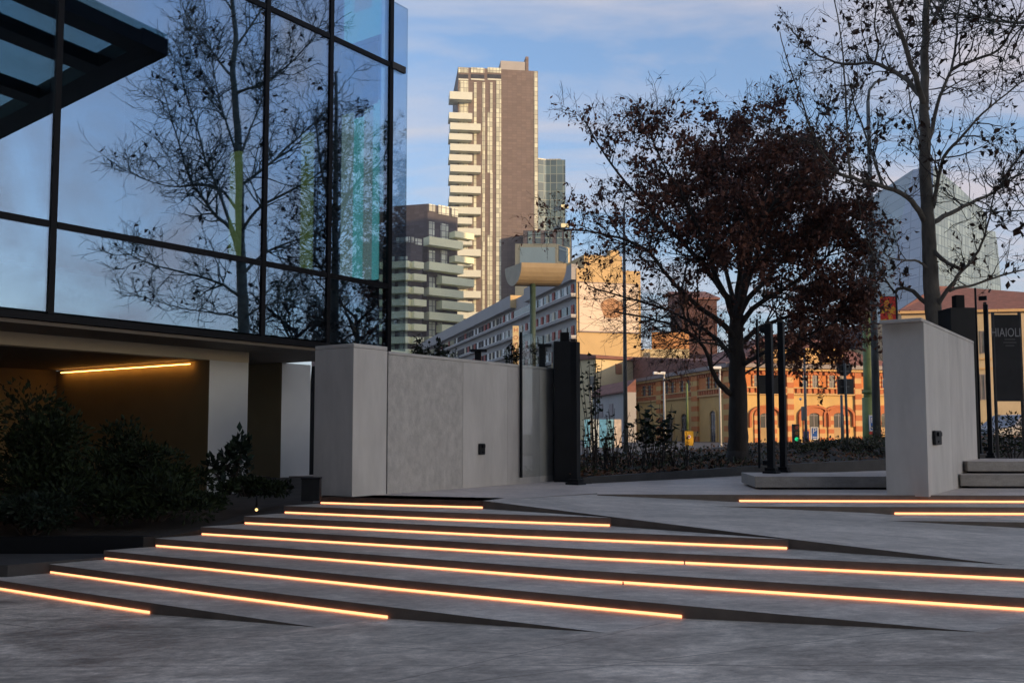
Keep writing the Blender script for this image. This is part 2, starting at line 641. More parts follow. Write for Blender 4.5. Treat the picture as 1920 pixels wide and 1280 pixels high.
MT['plaza_low'] = stone('lower_paving', (0.70, 0.60, 0.495), lines=[
    (gz(1500, 1213, 0.25)[:2], gz(1905, 1160, 0.3)[:2]),
    (gz(1040, 1215, 0.2)[:2], gz(1275, 1162, 0.2)[:2]),
    (gz(560, 1216, 0.08)[:2], gz(950, 1250, 0.12)[:2]),
    (gz(0, 1192, 0.0)[:2], gz(300, 1152, 0.0)[:2]), (gz(1500, 1278, 0.2)[:2], gz(1905, 1262, 0.3)[:2])], var=0.5, angle=-14, streak=(0.8, 1.25))
MT['plaza_top'] = stone('upper_paving', (0.68, 0.58, 0.51), var=0.22, angle=35, streak=(0.6, 1.3))
MT['ramp'] = stone('ramp_paving', (0.64, 0.565, 0.49), lines=[(gz(1600, 1003, .6)[:2], gz(1920, 1023, .52)[:2])], var=0.3, angle=-12, streak=(0.6, 1.4))
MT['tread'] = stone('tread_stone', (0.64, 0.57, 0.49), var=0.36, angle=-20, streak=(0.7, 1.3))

mb = MB()
mb.add([(-700, -220, -0.06), (700, -220, -0.06), (700, 1100, -0.06), (-700, 1100, -0.06)], [(0, 1, 2, 3)])
struct(mb.build('ground', MT['ground']))
mb = MB()
mb.prism([(-40, -12), (40, -12), (40, 13.2), (-40, 13.2)], -0.05, 0.0)
struct(mb.build('lower_pavement', MT['plaza_low']))
mb = MB()
mb.prism([(-400, 26), (400, 26), (400, 900), (-400, 900)], -0.05, 0.78)
struct(mb.build('street', MT['asphalt']))

# risers, measured left end / middle / right end
RIS = [
    [(-70, 1094), (140, 1128), (281, 1150)],
    [(92, 1074), (400, 1117), (727, 1159)],
    [(194, 1048), (740, 1106), (1278, 1158)],
    [(290, 1024.5), (1080, 1088), (1920, 1145)],
    [(376, 1002.5), (1120, 1049), (1920, 1088.5)],
    [(456.7, 982), (960, 1007.5), (1475, 1029.5)],
    [(531.7, 962), (840, 975.5), (1143, 986.5)],
    [(599, 944), (750, 948.6), (905, 953)],
]
RW = []
for k, tri in enumerate(RIS):
    RW.append([gz(u, v, k * h) for u, v in tri])
# the lowest riser starts where the left edge of the flight meets it
sB, sC = RW[1][0], RW[2][0]
RW[0][0] = gz(-40, 1099, 0)


def xy(p):
    return Vector((p[0], p[1], 0))


stair = thing('stone_stairway', 'wide flight of eight low stone steps with glowing strips, left of the ramp', 'stairs', xy(RW[0][1]))
for k in range(8):
    f = [xy(p) for p in RW[k]]
    e = f[-1] + (f[-1] - f[1]).normalized() * (9.0 if k < 5 else 1.2)
    if k >= 5:
        e = f[-1] + (f[-1] - f[1]).normalized() * 0.02
    front = f + [e]
    if k < 7:
        b = [xy(p) + Vector((0, 0.06, 0)) for p in RW[k + 1]]
        be = b[-1] + (b[-1] - b[1]).normalized() * (9.0 if k < 4 else (0.1 if k == 4 else 0.02))
        back = b + [be]
    else:
        back = [f[0] + Vector((0.05, 0.5, 0)), f[-1] + Vector((0.3, 0.5, 0))]
    poly = front + back[::-1]
    mb = MB()
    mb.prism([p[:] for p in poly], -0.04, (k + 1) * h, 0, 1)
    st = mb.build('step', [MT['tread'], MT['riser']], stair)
    # light strip let into the foot of the riser
    ml = MB()
    g = [f[0] + Vector((0.02, -0.001, 0)), f[1] + Vector((0, -0.001, 0)), f[-1] + Vector((0, -0.001, 0))]
    if k == 0:
        g[0] = xy(gz(-35, 1099.6, 0))
    if k in (3, 4):
        g[-1] = e
    off = Vector((0, -0.014, 0))
    for a, c in ((g[0], g[1]), (g[1], g[2])):
        ml.hexa([Vector((q.x, q.y, k * h + 0.004)) for q in (a + off, c + off, c, a)] + [Vector((q.x, q.y, k * h + 0.026)) for q in (a + off, c + off, c, a)])
    lo = ml.build('light_strip', MT['led'], None)
    lo.parent = st

for k, u_, v_ in ((4, 1283, 1057), (3, 1168, 1095)):
    q = gz(u_, v_, k * h)
    mb = MB()
    mb.box((q.x, q.y - 0.012, k * h + 0.015), (0.012, 0.02, 0.024))
    jo = mb.build('strip_joint', MT['riser'], None)
    jo.parent = [c for c in stair.children if c.name.startswith('step')][k]

# foreground paving that rises to the right
zlow = lsq_plane([gz(281, 1151, 0), gz(600, 1175, h), gz(727, 1160, h), gz(1160, 1180, 2 * h), gz(1278, 1159, 2 * h), gz(1890, 1174, 3 * h)])


def fold_pt(y):      # where the sloping paving meets level 0
    lo, hi = -12.0, 6.0
    for _ in range(50):
        mid = (lo + hi) / 2
        if zlow(mid, y) > 0.0:
            hi = mid
        else:
            lo = mid
    return (lo + hi) / 2


P1 = gz(281, 1150, 0)
p2, p3, p4 = on_slope(727, 1157, zlow), on_slope(1278, 1156, zlow), on_slope(1905, 1168, zlow)
p5 = p4 + (p4 - p3).normalized() * 4
poly = [(fold_pt(2.0), 2.0), (14.0, 2.0), p5[:2], p4[:2], p3[:2], p2[:2], (fold_pt(P1.y), P1.y)]
mb = MB()
mb.prism(poly, lambda x, y: zlow(x, y) - 0.5, zlow)
struct(mb.build('rising_pavement', MT['plaza_low']))

# ramp between the two flights
zr = lsq_plane([gz(905, 938, ZT), gz(1120, 925, ZT), gz(1145, 968, 7 * h), gz(1386, 941, 7 * h), gz(1475, 1009, 6 * h), gz(1677, 968.5, 6 * h), gz(1920, 1062, 5 * h)])
rp = [on_slope(u, v, zr) for u, v in ((905, 938), (1145, 968), (1475, 1009), (1920, 1062), (2500, 1134), (2500, 1012), (1900, 985), (1450, 945), (1120, 925.5))]
mb = MB()
mb.prism([p[:2] for p in rp], lambda x, y: zr(x, y) - 0.45, zr, 0, 1)
struct(mb.build('ramp', [MT['ramp'], MT['riser']]))

# upper pavement
r1a, r1b = gz(1120, 926, ZT), gz(1920, 928.5, ZT)
r1c = r1b + (r1b - r1a).normalized() * 8
hS, hE = RW[7][0], RW[7][2]
foldA = rp[0]
poly = [hS[:2], RW[7][1][:2], hE[:2], foldA[:2], rp[-1][:2], r1a[:2], r1b[:2], r1c[:2], (r1c.x + 4, 27), (-40, 27), (-40, 19.5), (hS.x - 0.02, 19.5)]
mb = MB()
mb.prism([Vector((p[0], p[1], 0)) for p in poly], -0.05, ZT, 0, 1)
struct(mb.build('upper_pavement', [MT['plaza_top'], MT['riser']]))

stair2 = thing('stone_stairway', 'short flight of stone steps with two glowing strips, under the right concrete wall', 'stairs', xy(gz(1677, 968, 6 * h)))
for k, (top, la, lb, leds) in enumerate((
        (7, (1290, 948.5), (1920, 950.5), ((1677, 968.2), (1920, 970))),
        (6, (1560, 974), (1920, 978.5), None))):
    a, b = gz(*la, top * h), gz(*lb, top * h)
    c = b + (b - a).normalized() * 7
    mb = MB()
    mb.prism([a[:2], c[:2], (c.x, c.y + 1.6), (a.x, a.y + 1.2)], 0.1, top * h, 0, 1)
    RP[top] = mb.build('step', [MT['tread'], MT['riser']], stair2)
    RP[(top, 'l')] = (xy(a), xy(b), xy(c))


def led_line(a, c, z, parent, root):
    ml = MB()
    off = Vector((0, -0.014, 0))
    e = Vector((0, -0.001, 0))
    ml.hexa([Vector((q.x, q.y, z + 0.004)) for q in (a + off, c + off, c + e, a + e)] + [Vector((q.x, q.y, z + 0.029)) for q in (a + off, c + off, c + e, a + e)])
    lo = ml.build('light_strip', MT['led'], None)
    lo.parent = parent


def along(a, b, u):      # point on the line a-b (xy) seen at pixel column u
    dx = b - a
    k = (u - CX) / F
    # x = k * depth * ; depth along camera axis ~ y*CP (z ignored) -> use ratio from H-plane
    best = None
    lo, hi = -3.0, 3.0
    for _ in range(60):
        mid = (lo + hi) / 2
        q = a + dx * mid
        if project(Vector((q.x, q.y, 0.7)))[0] < u:
            lo = mid
        else:
            hi = mid
    return a + dx * lo


# strip under the upper pavement edge and strip under the next tread
led_line(along(xy(r1a), xy(r1b), 1386), xy(r1c), 7 * h, RP[7], stair2)
a7, b7, c7 = RP[(7, 'l')]
led_line(along(a7, b7, 1677), c7, 6 * h, RP[6], stair2)

# ================================================================== concrete walls and gates
VP1 = Vector((1250 / 1753.0, 1, 0)).normalized()
wallO = gz(660, 931, ZT)
WF = Face(wallO, VP1)                         # long face of the left wall, d points away from the camera
t_blk = WF.px(725, 800)[0]
t_end = WF.px(1068, 800)[0]
zt_blk = WF.px(660, 643)[1]
zt_wall = WF.px(726, 658)[1]
TH = 0.62


def wall_piece(face, t0, t1, z0, z1, thick, mats, name, parent, out=0.0, m=0, bevel=0.006):
    mb = MB()
    face.box(mb, t0, t1, z0, z1, out, -thick, m)
    return mb.build(name, mats, parent, bevel)


lw = thing('concrete_wall', 'long grey concrete wall with thick end block standing below the glass building', 'wall', wallO)
wall_piece(WF, 0, t_blk, ZT - 7 * 0 - 0.12, zt_blk - 0.06, TH + 0.18, MT['concrete_c'], 'end_block', lw)
wall_piece(WF, 0.0, t_blk, zt_blk - 0.056, zt_blk, TH + 0.18, MT['concrete_c'], 'coping', lw, 0.002)
gap = 0.03
panels = [725, 868, 952, 1012, 1068]
pm = [MT['concrete_b'], MT['concrete_c'], MT['concrete'], MT['concrete_c']]
for i in range(4):
    ta, tb = WF.px(panels[i], 800)[0], WF.px(panels[i + 1], 800)[0]
    wall_piece(WF, ta + (gap if i == 0 else 0.002), tb - 0.001, ZT - 0.05, zt_wall - 0.05, TH, pm[i], 'wall_panel', lw, 0.0 if i else -0.004, bevel=0.003)
wall_piece(WF, t_blk + gap, t_end, zt_wall - 0.046, zt_wall, TH, MT['concrete'], 'coping', lw, 0.003)
wall_piece(WF, t_blk + 0.001, t_blk + gap - 0.001, ZT, zt_wall - 0.08, TH - 0.1, MT['frame'], 'joint', lw, -0.03, bevel=0)

wall2O = gz(1737, 930, ZT)
WF2 = Face(wall2O, VP1)
rw = thing('concrete_wall', 'short tall concrete wall on the right with a dark end face above the light strip', 'wall', wall2O)
zt2 = WF2.px(1737, 600)[1]
u2 = [1737, 1783, 1806, 1831]
pm2 = [MT['concrete_c'], MT['concrete'], MT['concrete_c']]
TH2 = 0.58
th2 = (xy(wall2O) - xy(gz(1670, 933, ZT))).length
for i in range(3):
    ta, tb = WF2.px(u2[i], 780)[0], WF2.px(u2[i + 1], 780)[0]
    wall_piece(WF2, ta + (0.002 if i else 0), tb, ZT - 0.02, zt2 - 0.05, TH2, pm2[i], 'wall_panel', rw, bevel=0.003)
t2_end = WF2.px(1831, 780)[0]
wall_piece(WF2, 0, t2_end, zt2 - 0.046, zt2, TH2, MT['concrete'], 'coping', rw, 0.003)


def intercom(face, u0, v0, u1, v1, label):
    t0, z0 = face.px(u0, v1)
    t1, z1 = face.px(u1, v0)
    root = thing('intercom', label, 'intercom', face.pt((t0 + t1) / 2, z0, 0.01), 'intercoms on the concrete walls')
    mb = MB()
    face.box(mb, t0, t1, z0, z1, 0.05, 0.006)
    mb.build('housing', MT['metal_black'], root, 0.012)
    mb = MB()
    face.box(mb, t0 + 0.25 * (t1 - t0), t1 - 0.2 * (t1 - t0), z0 + 0.62 * (z1 - z0), z1 - 0.1 * (z1 - z0), 0.075, 0.052)
    mb.build('camera_hood', MT['frame'], root, 0.004)
    mb = MB()
    face.box(mb, t0 + 0.4 * (t1 - t0), t1 - 0.4 * (t1 - t0), z0 + 0.15 * (z1 - z0), z0 + 0.3 * (z1 - z0), 0.058, 0.0502)
    mb.build('button', MT['frame'], root)


intercom(WF, 896, 831, 906, 852, 'small black intercom fixed on the long left concrete wall')
intercom(WF2, 1748, 807, 1759, 834, 'black intercom fixed low on the right concrete wall')


def post(u0, u1, vb, vt, zb, label, cat='gate post', Y=None, base=True, cap=True):
    b = gz((u0 + u1) / 2, vb, zb) if Y is None else Vector((0, Y, zb))
    w = (u1 - u0) / F * b.y * 0.9
    if Y is not None:
        b = Vector((at((u0 + u1) / 2, vb, Y).x, Y, zb))
    zt = at((u0 + u1) / 2, vt, b.y).z
    root = thing('gate_post', label, cat, b, 'black steel gate posts')
    ang = math.atan2(VP1.y, VP1.x)
    mb = MB()
    mb.box((b.x, b.y, (zb + zt) / 2 + 0.01), (w * 0.72, w * 0.72, zt - zb - 0.02), ang)
    mb.build('shaft', MT['metal_black'], root, 0.006)
    if base:
        mb = MB()
        mb.box((b.x, b.y, zb + 0.02), (w * 1.5, w * 1.5, 0.04), ang)
        mb.box((b.x, b.y, zb + 0.07), (w * 1.15, w * 1.15, 0.055), ang)
        mb.build('foot_plate', MT['metal_black'], root, 0.004)
    if cap:
        mb = MB()
        mb.box((b.x - 0.02, b.y - 0.02, zt + 0.02), (w * 0.4, w * 0.5, 0.05), ang)
        mb.build('hinge', MT['wood'], root)
    return b, zt


pl_b, pl_t = post(1069, 1090, 908, 641, ZT, 'black square gate post at the far end of the long left wall')
pc1, pc1t = post(1437, 1456, 887, 607, ZT + 0.21, 'left of two black gate posts standing on the middle stone slab')
pc2, pc2t = post(1461, 1478, 885, 604, ZT + 0.21, 'right of two black gate posts standing on the middle stone slab')
pr, prt = post(1852, 1864, 858, 571, 1.27, 'slim black gate post on the steps right of the concrete wall')


def gate(fu0, fu1, v_t0, v_b0, Y0, d, label, edge_first=True, ulen=None):
    """glass leaf: starts at pixel column fu0 (depth Y0) and runs along d to column fu1"""
    p = at(fu0, (v_t0 + v_b0) / 2, Y0)
    f = Face(p, d)
    t1 = f.px(fu1, (v_t0 + v_b0) / 2)[0]
    z1, z0 = at(fu0, v_t0, Y0).z, at(fu0, v_b0, Y0).z
    root = thing('glass_gate', label, 'gate', (p.x, p.y, z0), 'glass gate leaves')
    mb = MB()
    f.box(mb, 0.035, t1, z0 + 0.002, z1 - 0.002, 0.008, -0.008)
    mb.build('glass_pane', MT['clear_glass'], root)
    mb = MB()
    f.box(mb, 0, 0.034, z0, z1, 0.02, -0.02)
    mb.build('edge_profile', MT['metal_black'], root)
    mb = MB()
    f.box(mb, t1 - 0.12, t1 + 0.02, z0 + 0.05, z0 + 0.13, 0.03, -0.03)
    mb.build('clamp', MT['metal_black'], root)
    mb = MB()
    f.box(mb, t1 - 0.12, t1 + 0.02, z1 - 0.25, z1 - 0.17, 0.03, -0.03)
    mb.build('clamp', MT['metal_black'], root)
    return f


tg = WF.px(976, 800)[0]
pg = WF.pt(tg, 0, 0.14)
gate(976, 1068, 622, 895, pg.y, VP1, 'open glass gate leaf with black edge lying against the long left wall')
gate(1420, 1441, 598, 877, pc1.y + 0.25, (0.8, -0.6), 'narrow glass gate leaf beside the middle black gate posts')
gate(1832, 1853, 540, 850, pr.y + 0.2, (0.8, -0.55), 'glass gate leaf between the right concrete wall and the slim post')


def pillar(u0, u1, vt, bu0, bu1, bvt, Y, label, zb=ZT):
    c = at((u0 + u1) / 2, 700, Y)
    w = (u1 - u0) / F * Y
    zt = at((u0 + u1) / 2, vt, Y).z
    root = thing('gate_pillar', label, 'gate pillar', (c.x, Y, zb), 'black gate pillars with block lamps')
    mb = MB()
    mb.box((c.x, Y + 0.2, (zb + zt) / 2), (w, 0.5, zt - zb))
    mb.build('pillar_body', MT['metal_black'], root, 0.01)
    wb = (bu1 - bu0) / F * Y
    cb = at((bu0 + bu1) / 2, 700, Y)
    zbt = at((bu0 + bu1) / 2, bvt, Y).z
    mb = MB()
    mb.box((cb.x, Y + 0.15, (zt + zbt) / 2 + 0.002), (wb, wb, zbt - zt))
    mb.build('lamp_block', MT['frame'], root, 0.008)


pillar(1038, 1074, 640, 1051, 1068, 622, 17.2, 'black pillar with a small block on top, behind the end of the left wall')
pillar(1783, 1830, 577, 1800, 1817, 552, 16.9, 'large black pillar with a block on top, behind the right concrete wall')


def slab(pts, z0, z1, label, loc_i=0):
    root = thing('stone_slab', label, 'step', Vector((*pts[0][:2], z0)), 'floating stone slabs')
    mb = MB()
    mb.prism([Vector((p[0], p[1], 0)) for p in pts], z0 + 0.035, z1, 0, 1)
    mb.build('slab_top', [MT['plaza_top'], MT['slab']], root, 0.006)
    c = sum((Vector((p[0], p[1], 0)) for p in pts), Vector()) / len(pts)
    mb = MB()
    mb.prism([c + (Vector((p[0], p[1], 0)) - c) * 0.93 for p in pts], z0, z0 + 0.033)
    mb.build('plinth', MT['frame'], root)


a, b = gz(1416, 917.5, ZT), gz(1735, 917.5, ZT)
slab([a, b, b + Vector((0.5, 1.5, 0)), a + Vector((0.15, 1.5, 0))], ZT, ZT + 0.21, 'low floating stone slab carrying two black gate posts, left of the right wall')
a, b = gz(1802, 915, ZT), gz(2250, 916, ZT)
slab([a, b, b + Vector((0, 1.0, 0)), a + Vector((0.1, 1.0, 0))], ZT, ZT + 0.225, 'lower of two floating stone slabs right of the concrete wall')
a, b = gz(1815, 887, ZT + 0.229), gz(2250, 887, ZT + 0.229)
slab([a, b, b + Vector((0, 1.6, 0)), a + Vector((0.1, 1.6, 0))], ZT + 0.229, ZT + 0.43, 'upper of two floating stone slabs right of the concrete wall')

# ================================================================== planter, kerbs, garden bank
lineL = [xy(p[0]) for p in RW[1:]]


def left_at(y):
    for i in range(len(lineL) - 1):
        a, b = lineL[i], lineL[i + 1]
        if a.y <= y <= b.y:
            return a.x + (b.x - a.x) * (y - a.y) / (b.y - a.y)
    a, b = lineL[0], lineL[1]
    return a.x + (b.x - a.x) * (y - a.y) / (b.y - a.y)


kz = 0.24
k0, k1 = 10.75, 11.75
pw = thing('planter_wall', 'dark low stone planter edge beside the left end of the steps', 'planter', (-6.5, k0, 0))
mb = MB()
mb.prism([(-14, k0), (left_at(k0) - 0.01, k0), (left_at(k1) - 0.01, k1), (-14, k1)], 0.0, kz)
mb.build('kerb', MT['kerb'], pw, 0.006)
mb = MB()
mb.prism([(-14, k1 + 0.002), (left_at(k1) - 0.01, k1 + 0.002), (left_at(k1 + .15) - 0.01, k1 + 0.15), (-14, k1 + 0.15)], 0.0, 0.45)
mb.build('planter_edge', MT['metal_black'], pw, 0.004)
mb = MB()
ys = [k1 + 0.152, 12.4, 13.0, lineL[-1].y]
poly = [(-16, k1 + 0.152)] + [(left_at(y) - 0.012, y) for y in ys] + [(lineL[-1].x - 0.03, 19.4), (-16, 19.4)]
zsoil = lambda x, y: 0.40 + max(0, min(1, (y - k1) / 2.2)) * 0.42
mb.prism(poly, -0.04, zsoil)
struct(mb.build('planting_soil', MT['soil']))

kb = [gz(1093, 906.5, ZT), gz(1250, 899, ZT), gz(1415, 890, ZT), gz(1700, 880, ZT), (13.5, 23.2, 0), (24, 27, 0)]
kb = [Vector((p[0], p[1], 0)) for p in kb]
kb.insert(0, kb[0] + Vector((-0.55, 3.2, 0)))
ktop = [0.93, 0.95, 0.985, 1.03, 1.12, 1.30, 1.35]
root = thing('garden_kerb', 'dark stone kerb edging the planted bank behind the gates', 'kerb', kb[2])
mb = MB()
for i in range(len(kb) - 1):
    a, b = kb[i], kb[i + 1]
    n = Vector((-(b - a).y, (b - a).x, 0)).normalized() * 0.16
    q = [a, b, b + n, a + n]
    zz = [ktop[i], ktop[i + 1], ktop[i + 1], ktop[i]]
    mb.hexa([Vector((p.x, p.y, ZT - 0.03)) for p in q] + [Vector((p.x, p.y, z)) for p, z in zip(q, zz)])
mb.build('kerb_stone', MT['kerb'], root)
# asphalt path rising along the kerb on the right
# planted bank
mb = MB()
NX, NYB = 60, 10
rows = []
def bank_pt(s, w):
    """s along kerb 0..1, w across 0..1"""
    k = s * (len(kb) - 1)
    i = min(int(k), len(kb) - 2)
    p = kb[i].lerp(kb[i + 1], k - i)
    z0 = ktop[i] + (ktop[i + 1] - ktop[i]) * (k - i)
    n = Vector((-0.15, 1, 0)).normalized()
    q = p + n * (0.15 + w * 7.5)
    hgt = 0.10 + 0.20 * max(0, min(1, (p.x - 4.5) / 4.0))
    z = z0 - 0.03 + hgt * math.sin(min(1, w * 1.15) * math.pi * 0.62) + 0.03 * math.sin(q.x * 2.7 + q.y) + 0.025 * math.sin(q.y * 4.1 - q.x * 1.3)
    return Vector((q.x, q.y, z))
vs = [bank_pt(i / NX, j / NYB) for i in range(NX + 1) for j in range(NYB + 1)]
fs = [(i * (NYB + 1) + j, (i + 1) * (NYB + 1) + j, (i + 1) * (NYB + 1) + j + 1, i * (NYB + 1) + j + 1) for i in range(NX) for j in range(NYB)]
mb.add(vs, fs, 0, True)
struct(mb.build('garden_bank', MT['soil']))


def rdir(up=0.0, spread=1.0):
    v = Vector((rng.gauss(0, spread), rng.gauss(0, spread), rng.gauss(0, spread) + up))
    if v.length < 1e-4:
        v = Vector((0, 0, 1))
    return v.normalized()


mb, mc = MB(), MB()
for i in range(9000):
    s, w = rng.random(), rng.random() ** 1.4
    p = bank_pt(s, w)
    if rng.random() < 0.66:
        d = rdir(0.1, 1)
        d.z *= 0.35
        d.normalize()
        sd_ = d.cross(rdir(2.0)).normalized()
        mb.leaf(p + Vector((0, 0, 0.02 + 0.03 * rng.random())), d, sd_, rng.uniform(.07, .15), rng.uniform(.05, .1))
    else:
        d = rdir(0.7, 0.8)
        sd_ = d.cross(rdir()).normalized()
        mc.leaf(p + Vector((0, 0, rng.random() ** 2 * 0.12)), d, sd_, rng.uniform(.06, .14), rng.uniform(.03, .08))
o = mb.build('fallen_leaves', MT['litter'])
o['kind'] = 'stuff'
tag(o, 'brown fallen leaves scattered over the planted bank', 'leaves')
o = mc.build('ground_cover', MT['cover'])
o['kind'] = 'stuff'
tag(o, 'low dark green ground cover on the planted bank', 'ground cover')

# ================================================================== glass pavilion
C0 = at(728, 655, 18.0)
PF = Face(C0, VP1)
zb = C0.z
ZTOP = 11.2
us = [-560, 96, 493, 615, 728]
ts = [PF.px(u, 520)[0] for u in us]
ts[-1] = 0.0
ts = [ts[0] - 15.9, ts[0] - 10.6, ts[0] - 5.3] + ts
NB = len(ts) - 1
zm1 = PF.px(728, 537)[1]
zm2 = PF.px(730, 121)[1]
pav = thing('glass_pavilion', 'glass walled building raised on pale piers at left, mirroring a bare tree', 'building', (C0.x - 3, C0.y + 2, 0))
zrow = [zb, zm1, zm2, ZTOP]
for i in range(NB):
    for j in range(3):
        mb = MB()
        PF.box(mb, ts[i] + 0.03, ts[i + 1] - 0.03, zrow[j] + 0.03, zrow[j + 1] - 0.03, 0.0, -0.02)
        mb.build('glass_pane', MT['facade_glass'], pav)
for i, t in enumerate(ts):
    mb = MB()
    w = 0.042 if i < NB else 0.05
    PF.box(mb, t - w, t + w, zb, ZTOP, 0.03, -0.12)
    mb.build('mullion', MT['frame'], pav)
for z in (zm1, zm2, ZTOP):
    mb = MB()
    for i in range(NB):
        PF.box(mb, ts[i] + 0.052, ts[i + 1] - 0.052, z - 0.045, z + 0.045, 0.025, -0.12)
    mb.build('transom', MT['frame'], pav)
mb = MB()
PF.box(mb, ts[0], 0.05, zb - 0.10, zb - 0.002, 0.03, -0.2)
mb.build('sill', MT['frame'], pav)
# fin beyond the corner and its bracket
tf = PF.px(762, 400)[0]
zf = PF.px(750, 9)[1]
mb = MB()
PF.box(mb, 0.07, tf, zb, zf, 0.0, -0.02)
mb.build('glass_fin', MT['fin_glass'], pav)
mb = MB()
PF.boxpx(mb, 733, 134, 757, 122, 0.06, 0.002)
mb.build('fin_bracket', MT['kerb'], pav)
# interior shell
mb = MB()
PF.box(mb, ts[0], -0.2, zb - 0.16, zb - 0.11, -0.02, -9)
mb.build('floor_slab', MT['soffit'], pav)
mb = MB()
PF.box(mb, ts[0], -0.02, ZTOP - 0.1, ZTOP + 0.3, -0.18, -9)
mb.build('roof', MT['inside'], pav)
mb = MB()
PF.box(mb, ts[0], -0.02, zb, ZTOP, -9.0, -9.2)
mb.build('back_wall', MT['inside'], pav)
mb = MB()
PF.box(mb, -0.16, -0.06, zb, ZTOP - 0.11, -0.2, -9)
mb.build('side_wall', MT['inside'], pav)
mb = MB()
PF.box(mb, ts[0] + 0.1, -0.3, zm1 - 0.5, zm1 - 0.15, -0.4, -0.7)
mb.build('interior_beam', MT['inside'], pav)
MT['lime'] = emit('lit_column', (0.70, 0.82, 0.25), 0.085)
MT['teal'] = emit('self_lit_teal', (0.18, 0.56, 0.60), 0.42)  # emission paints the light falling on the inner side wall panels
MT['palewall'] = emit('self_lit_pale', (0.42, 0.50, 0.50), 0.30)


def inner(u0, v0, u1, v1, s, m, name):
    mb = MB()
    um, vm = (u0 + u1) / 2, (v0 + v1) / 2
    PF.box(mb, PF.px(u0, vm, -s)[0], PF.px(u1, vm, -s)[0], PF.px(um, v1, -s)[1], PF.px(um, v0, -s)[1], -s, -s - 0.25)
    mb.build(name, m, pav)


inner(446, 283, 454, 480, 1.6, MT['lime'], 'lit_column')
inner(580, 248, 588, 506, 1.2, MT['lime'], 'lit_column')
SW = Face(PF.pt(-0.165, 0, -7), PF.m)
for u0, v0, u1, v1, m_, nm in ((642, 215, 663, 524, MT['palewall'], 'self_lit_wall'), (664, 222, 683, 524, MT['teal'], 'self_lit_wall'), (684, 205, 700, 524, MT['palewall'], 'self_lit_wall'), (700.5, 190, 712, 524, MT['teal'], 'self_lit_wall'),
                               (642, 90, 712, 204, simple('beige_wall', (0.42, 0.36, 0.30), 0.8), 'ceiling_drop'), (648, -70, 716, 75, MT['teal'], 'self_lit_wall'), (668, -70, 700, 20, MT['palewall'], 'self_lit_wall')):
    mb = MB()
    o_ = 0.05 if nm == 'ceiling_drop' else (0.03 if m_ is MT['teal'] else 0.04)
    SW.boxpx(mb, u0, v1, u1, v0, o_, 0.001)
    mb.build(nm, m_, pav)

# underside: fascia band and piers
fz1 = PF.px(467, 645)[1]
s_f = 1.2
t_fe = PF.px(467, 660, -s_f)[0]
zf0 = PF.px(467, 680, -s_f)[1]
mb = MB()
PF.box(mb, ts[0], t_fe, zf0, zb - 0.162, -s_f, -s_f - 0.25)
mb.build('fascia', MT['plaster'], pav)
t_a = PF.px(392, 760, -s_f)[0]
mb = MB()
PF.box(mb, t_a, t_fe, 0.0, zf0 - 0.002, -s_f - 0.01, -9)
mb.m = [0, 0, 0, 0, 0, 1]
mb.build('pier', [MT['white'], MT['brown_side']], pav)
# lit wall running back beside the pier, ceiling of the recess, rear wall
mb = MB()
PF.box(mb, ts[0], t_a - 0.001, zf0 + 0.01, zf0 + 0.06, -s_f - 0.26, -8.8)
mb.build('recess_ceiling', MT['soffit'], pav)
mb = MB()
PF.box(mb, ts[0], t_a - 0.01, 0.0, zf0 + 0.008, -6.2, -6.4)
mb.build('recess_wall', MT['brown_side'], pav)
# strip light along the top of the pier's inner side
fl = Face(PF.pt(t_a, 0, -s_f), -PF.m)
pA, pB = PF.pt(t_a - 0.012, zf0 - 0.05, -s_f - 0.5), PF.pt(t_a - 0.012, zf0 - 0.05, -5.6)
mb = MB()
PF.box(mb, t_a - 0.085, t_a - 0.075, zf0 - 0.060, zf0 - 0.05, -s_f - 0.45, -5.9)
mb.build('light_strip', MT['led_dim'], pav)
# second pier behind, its brown side and pale face
s_c = 2.7
t_c0, t_c1 = PF.px(527, 800, -s_c)[0], PF.px(581, 800, -s_c)[0]
mb = MB()
PF.box(mb, t_c0, t_c1, 0.0, zb - 0.162, -s_c, -9)
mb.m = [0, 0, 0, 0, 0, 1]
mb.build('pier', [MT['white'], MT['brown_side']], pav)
t_d = PF.px(590, 800, -s_c)[0]
mb = MB()
a0, a1 = PF.pt(t_d + 0.02, 0, -s_c - 0.1), PF.pt(t_d + 1.2, 0, -s_c - 0.1)
bq = PF.d * 0.12
mb.hexa([Vector((p.x, p.y, ZT)) for p in (a0 - bq, a1, a1 - PF.m * .1, a0 - bq - PF.m * .1)] + [Vector((p.x, p.y, zb - 0.17)) for p in (a0 + bq * 0.4, a1, a1 - PF.m * .1, a0 + bq * .4 - PF.m * .1)])
mb.build('dark_screen', MT['frame'], pav)

pb = gz(580, 940, ZT)
root = thing('planter_box', 'black square planter box beside the left end block of the long wall', 'planter', (pb.x, pb.y + .15, ZT))
mb = MB()
wq = 34 / F * pb.y
mb.box((pb.x, pb.y + wq / 2, ZT + 0.15), (wq, wq, 0.29), 0.1)
mb.build('box', MT['metal_black'], root, 0.008)
mb = MB()
mb.box((pb.x, pb.y + wq / 2, ZT + 0.302), (wq * 1.06, wq * 1.06, 0.02), 0.1)
mb.build('rim', MT['frame'], root)


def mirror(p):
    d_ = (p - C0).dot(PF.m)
    return p - PF.m * (2 * d_)


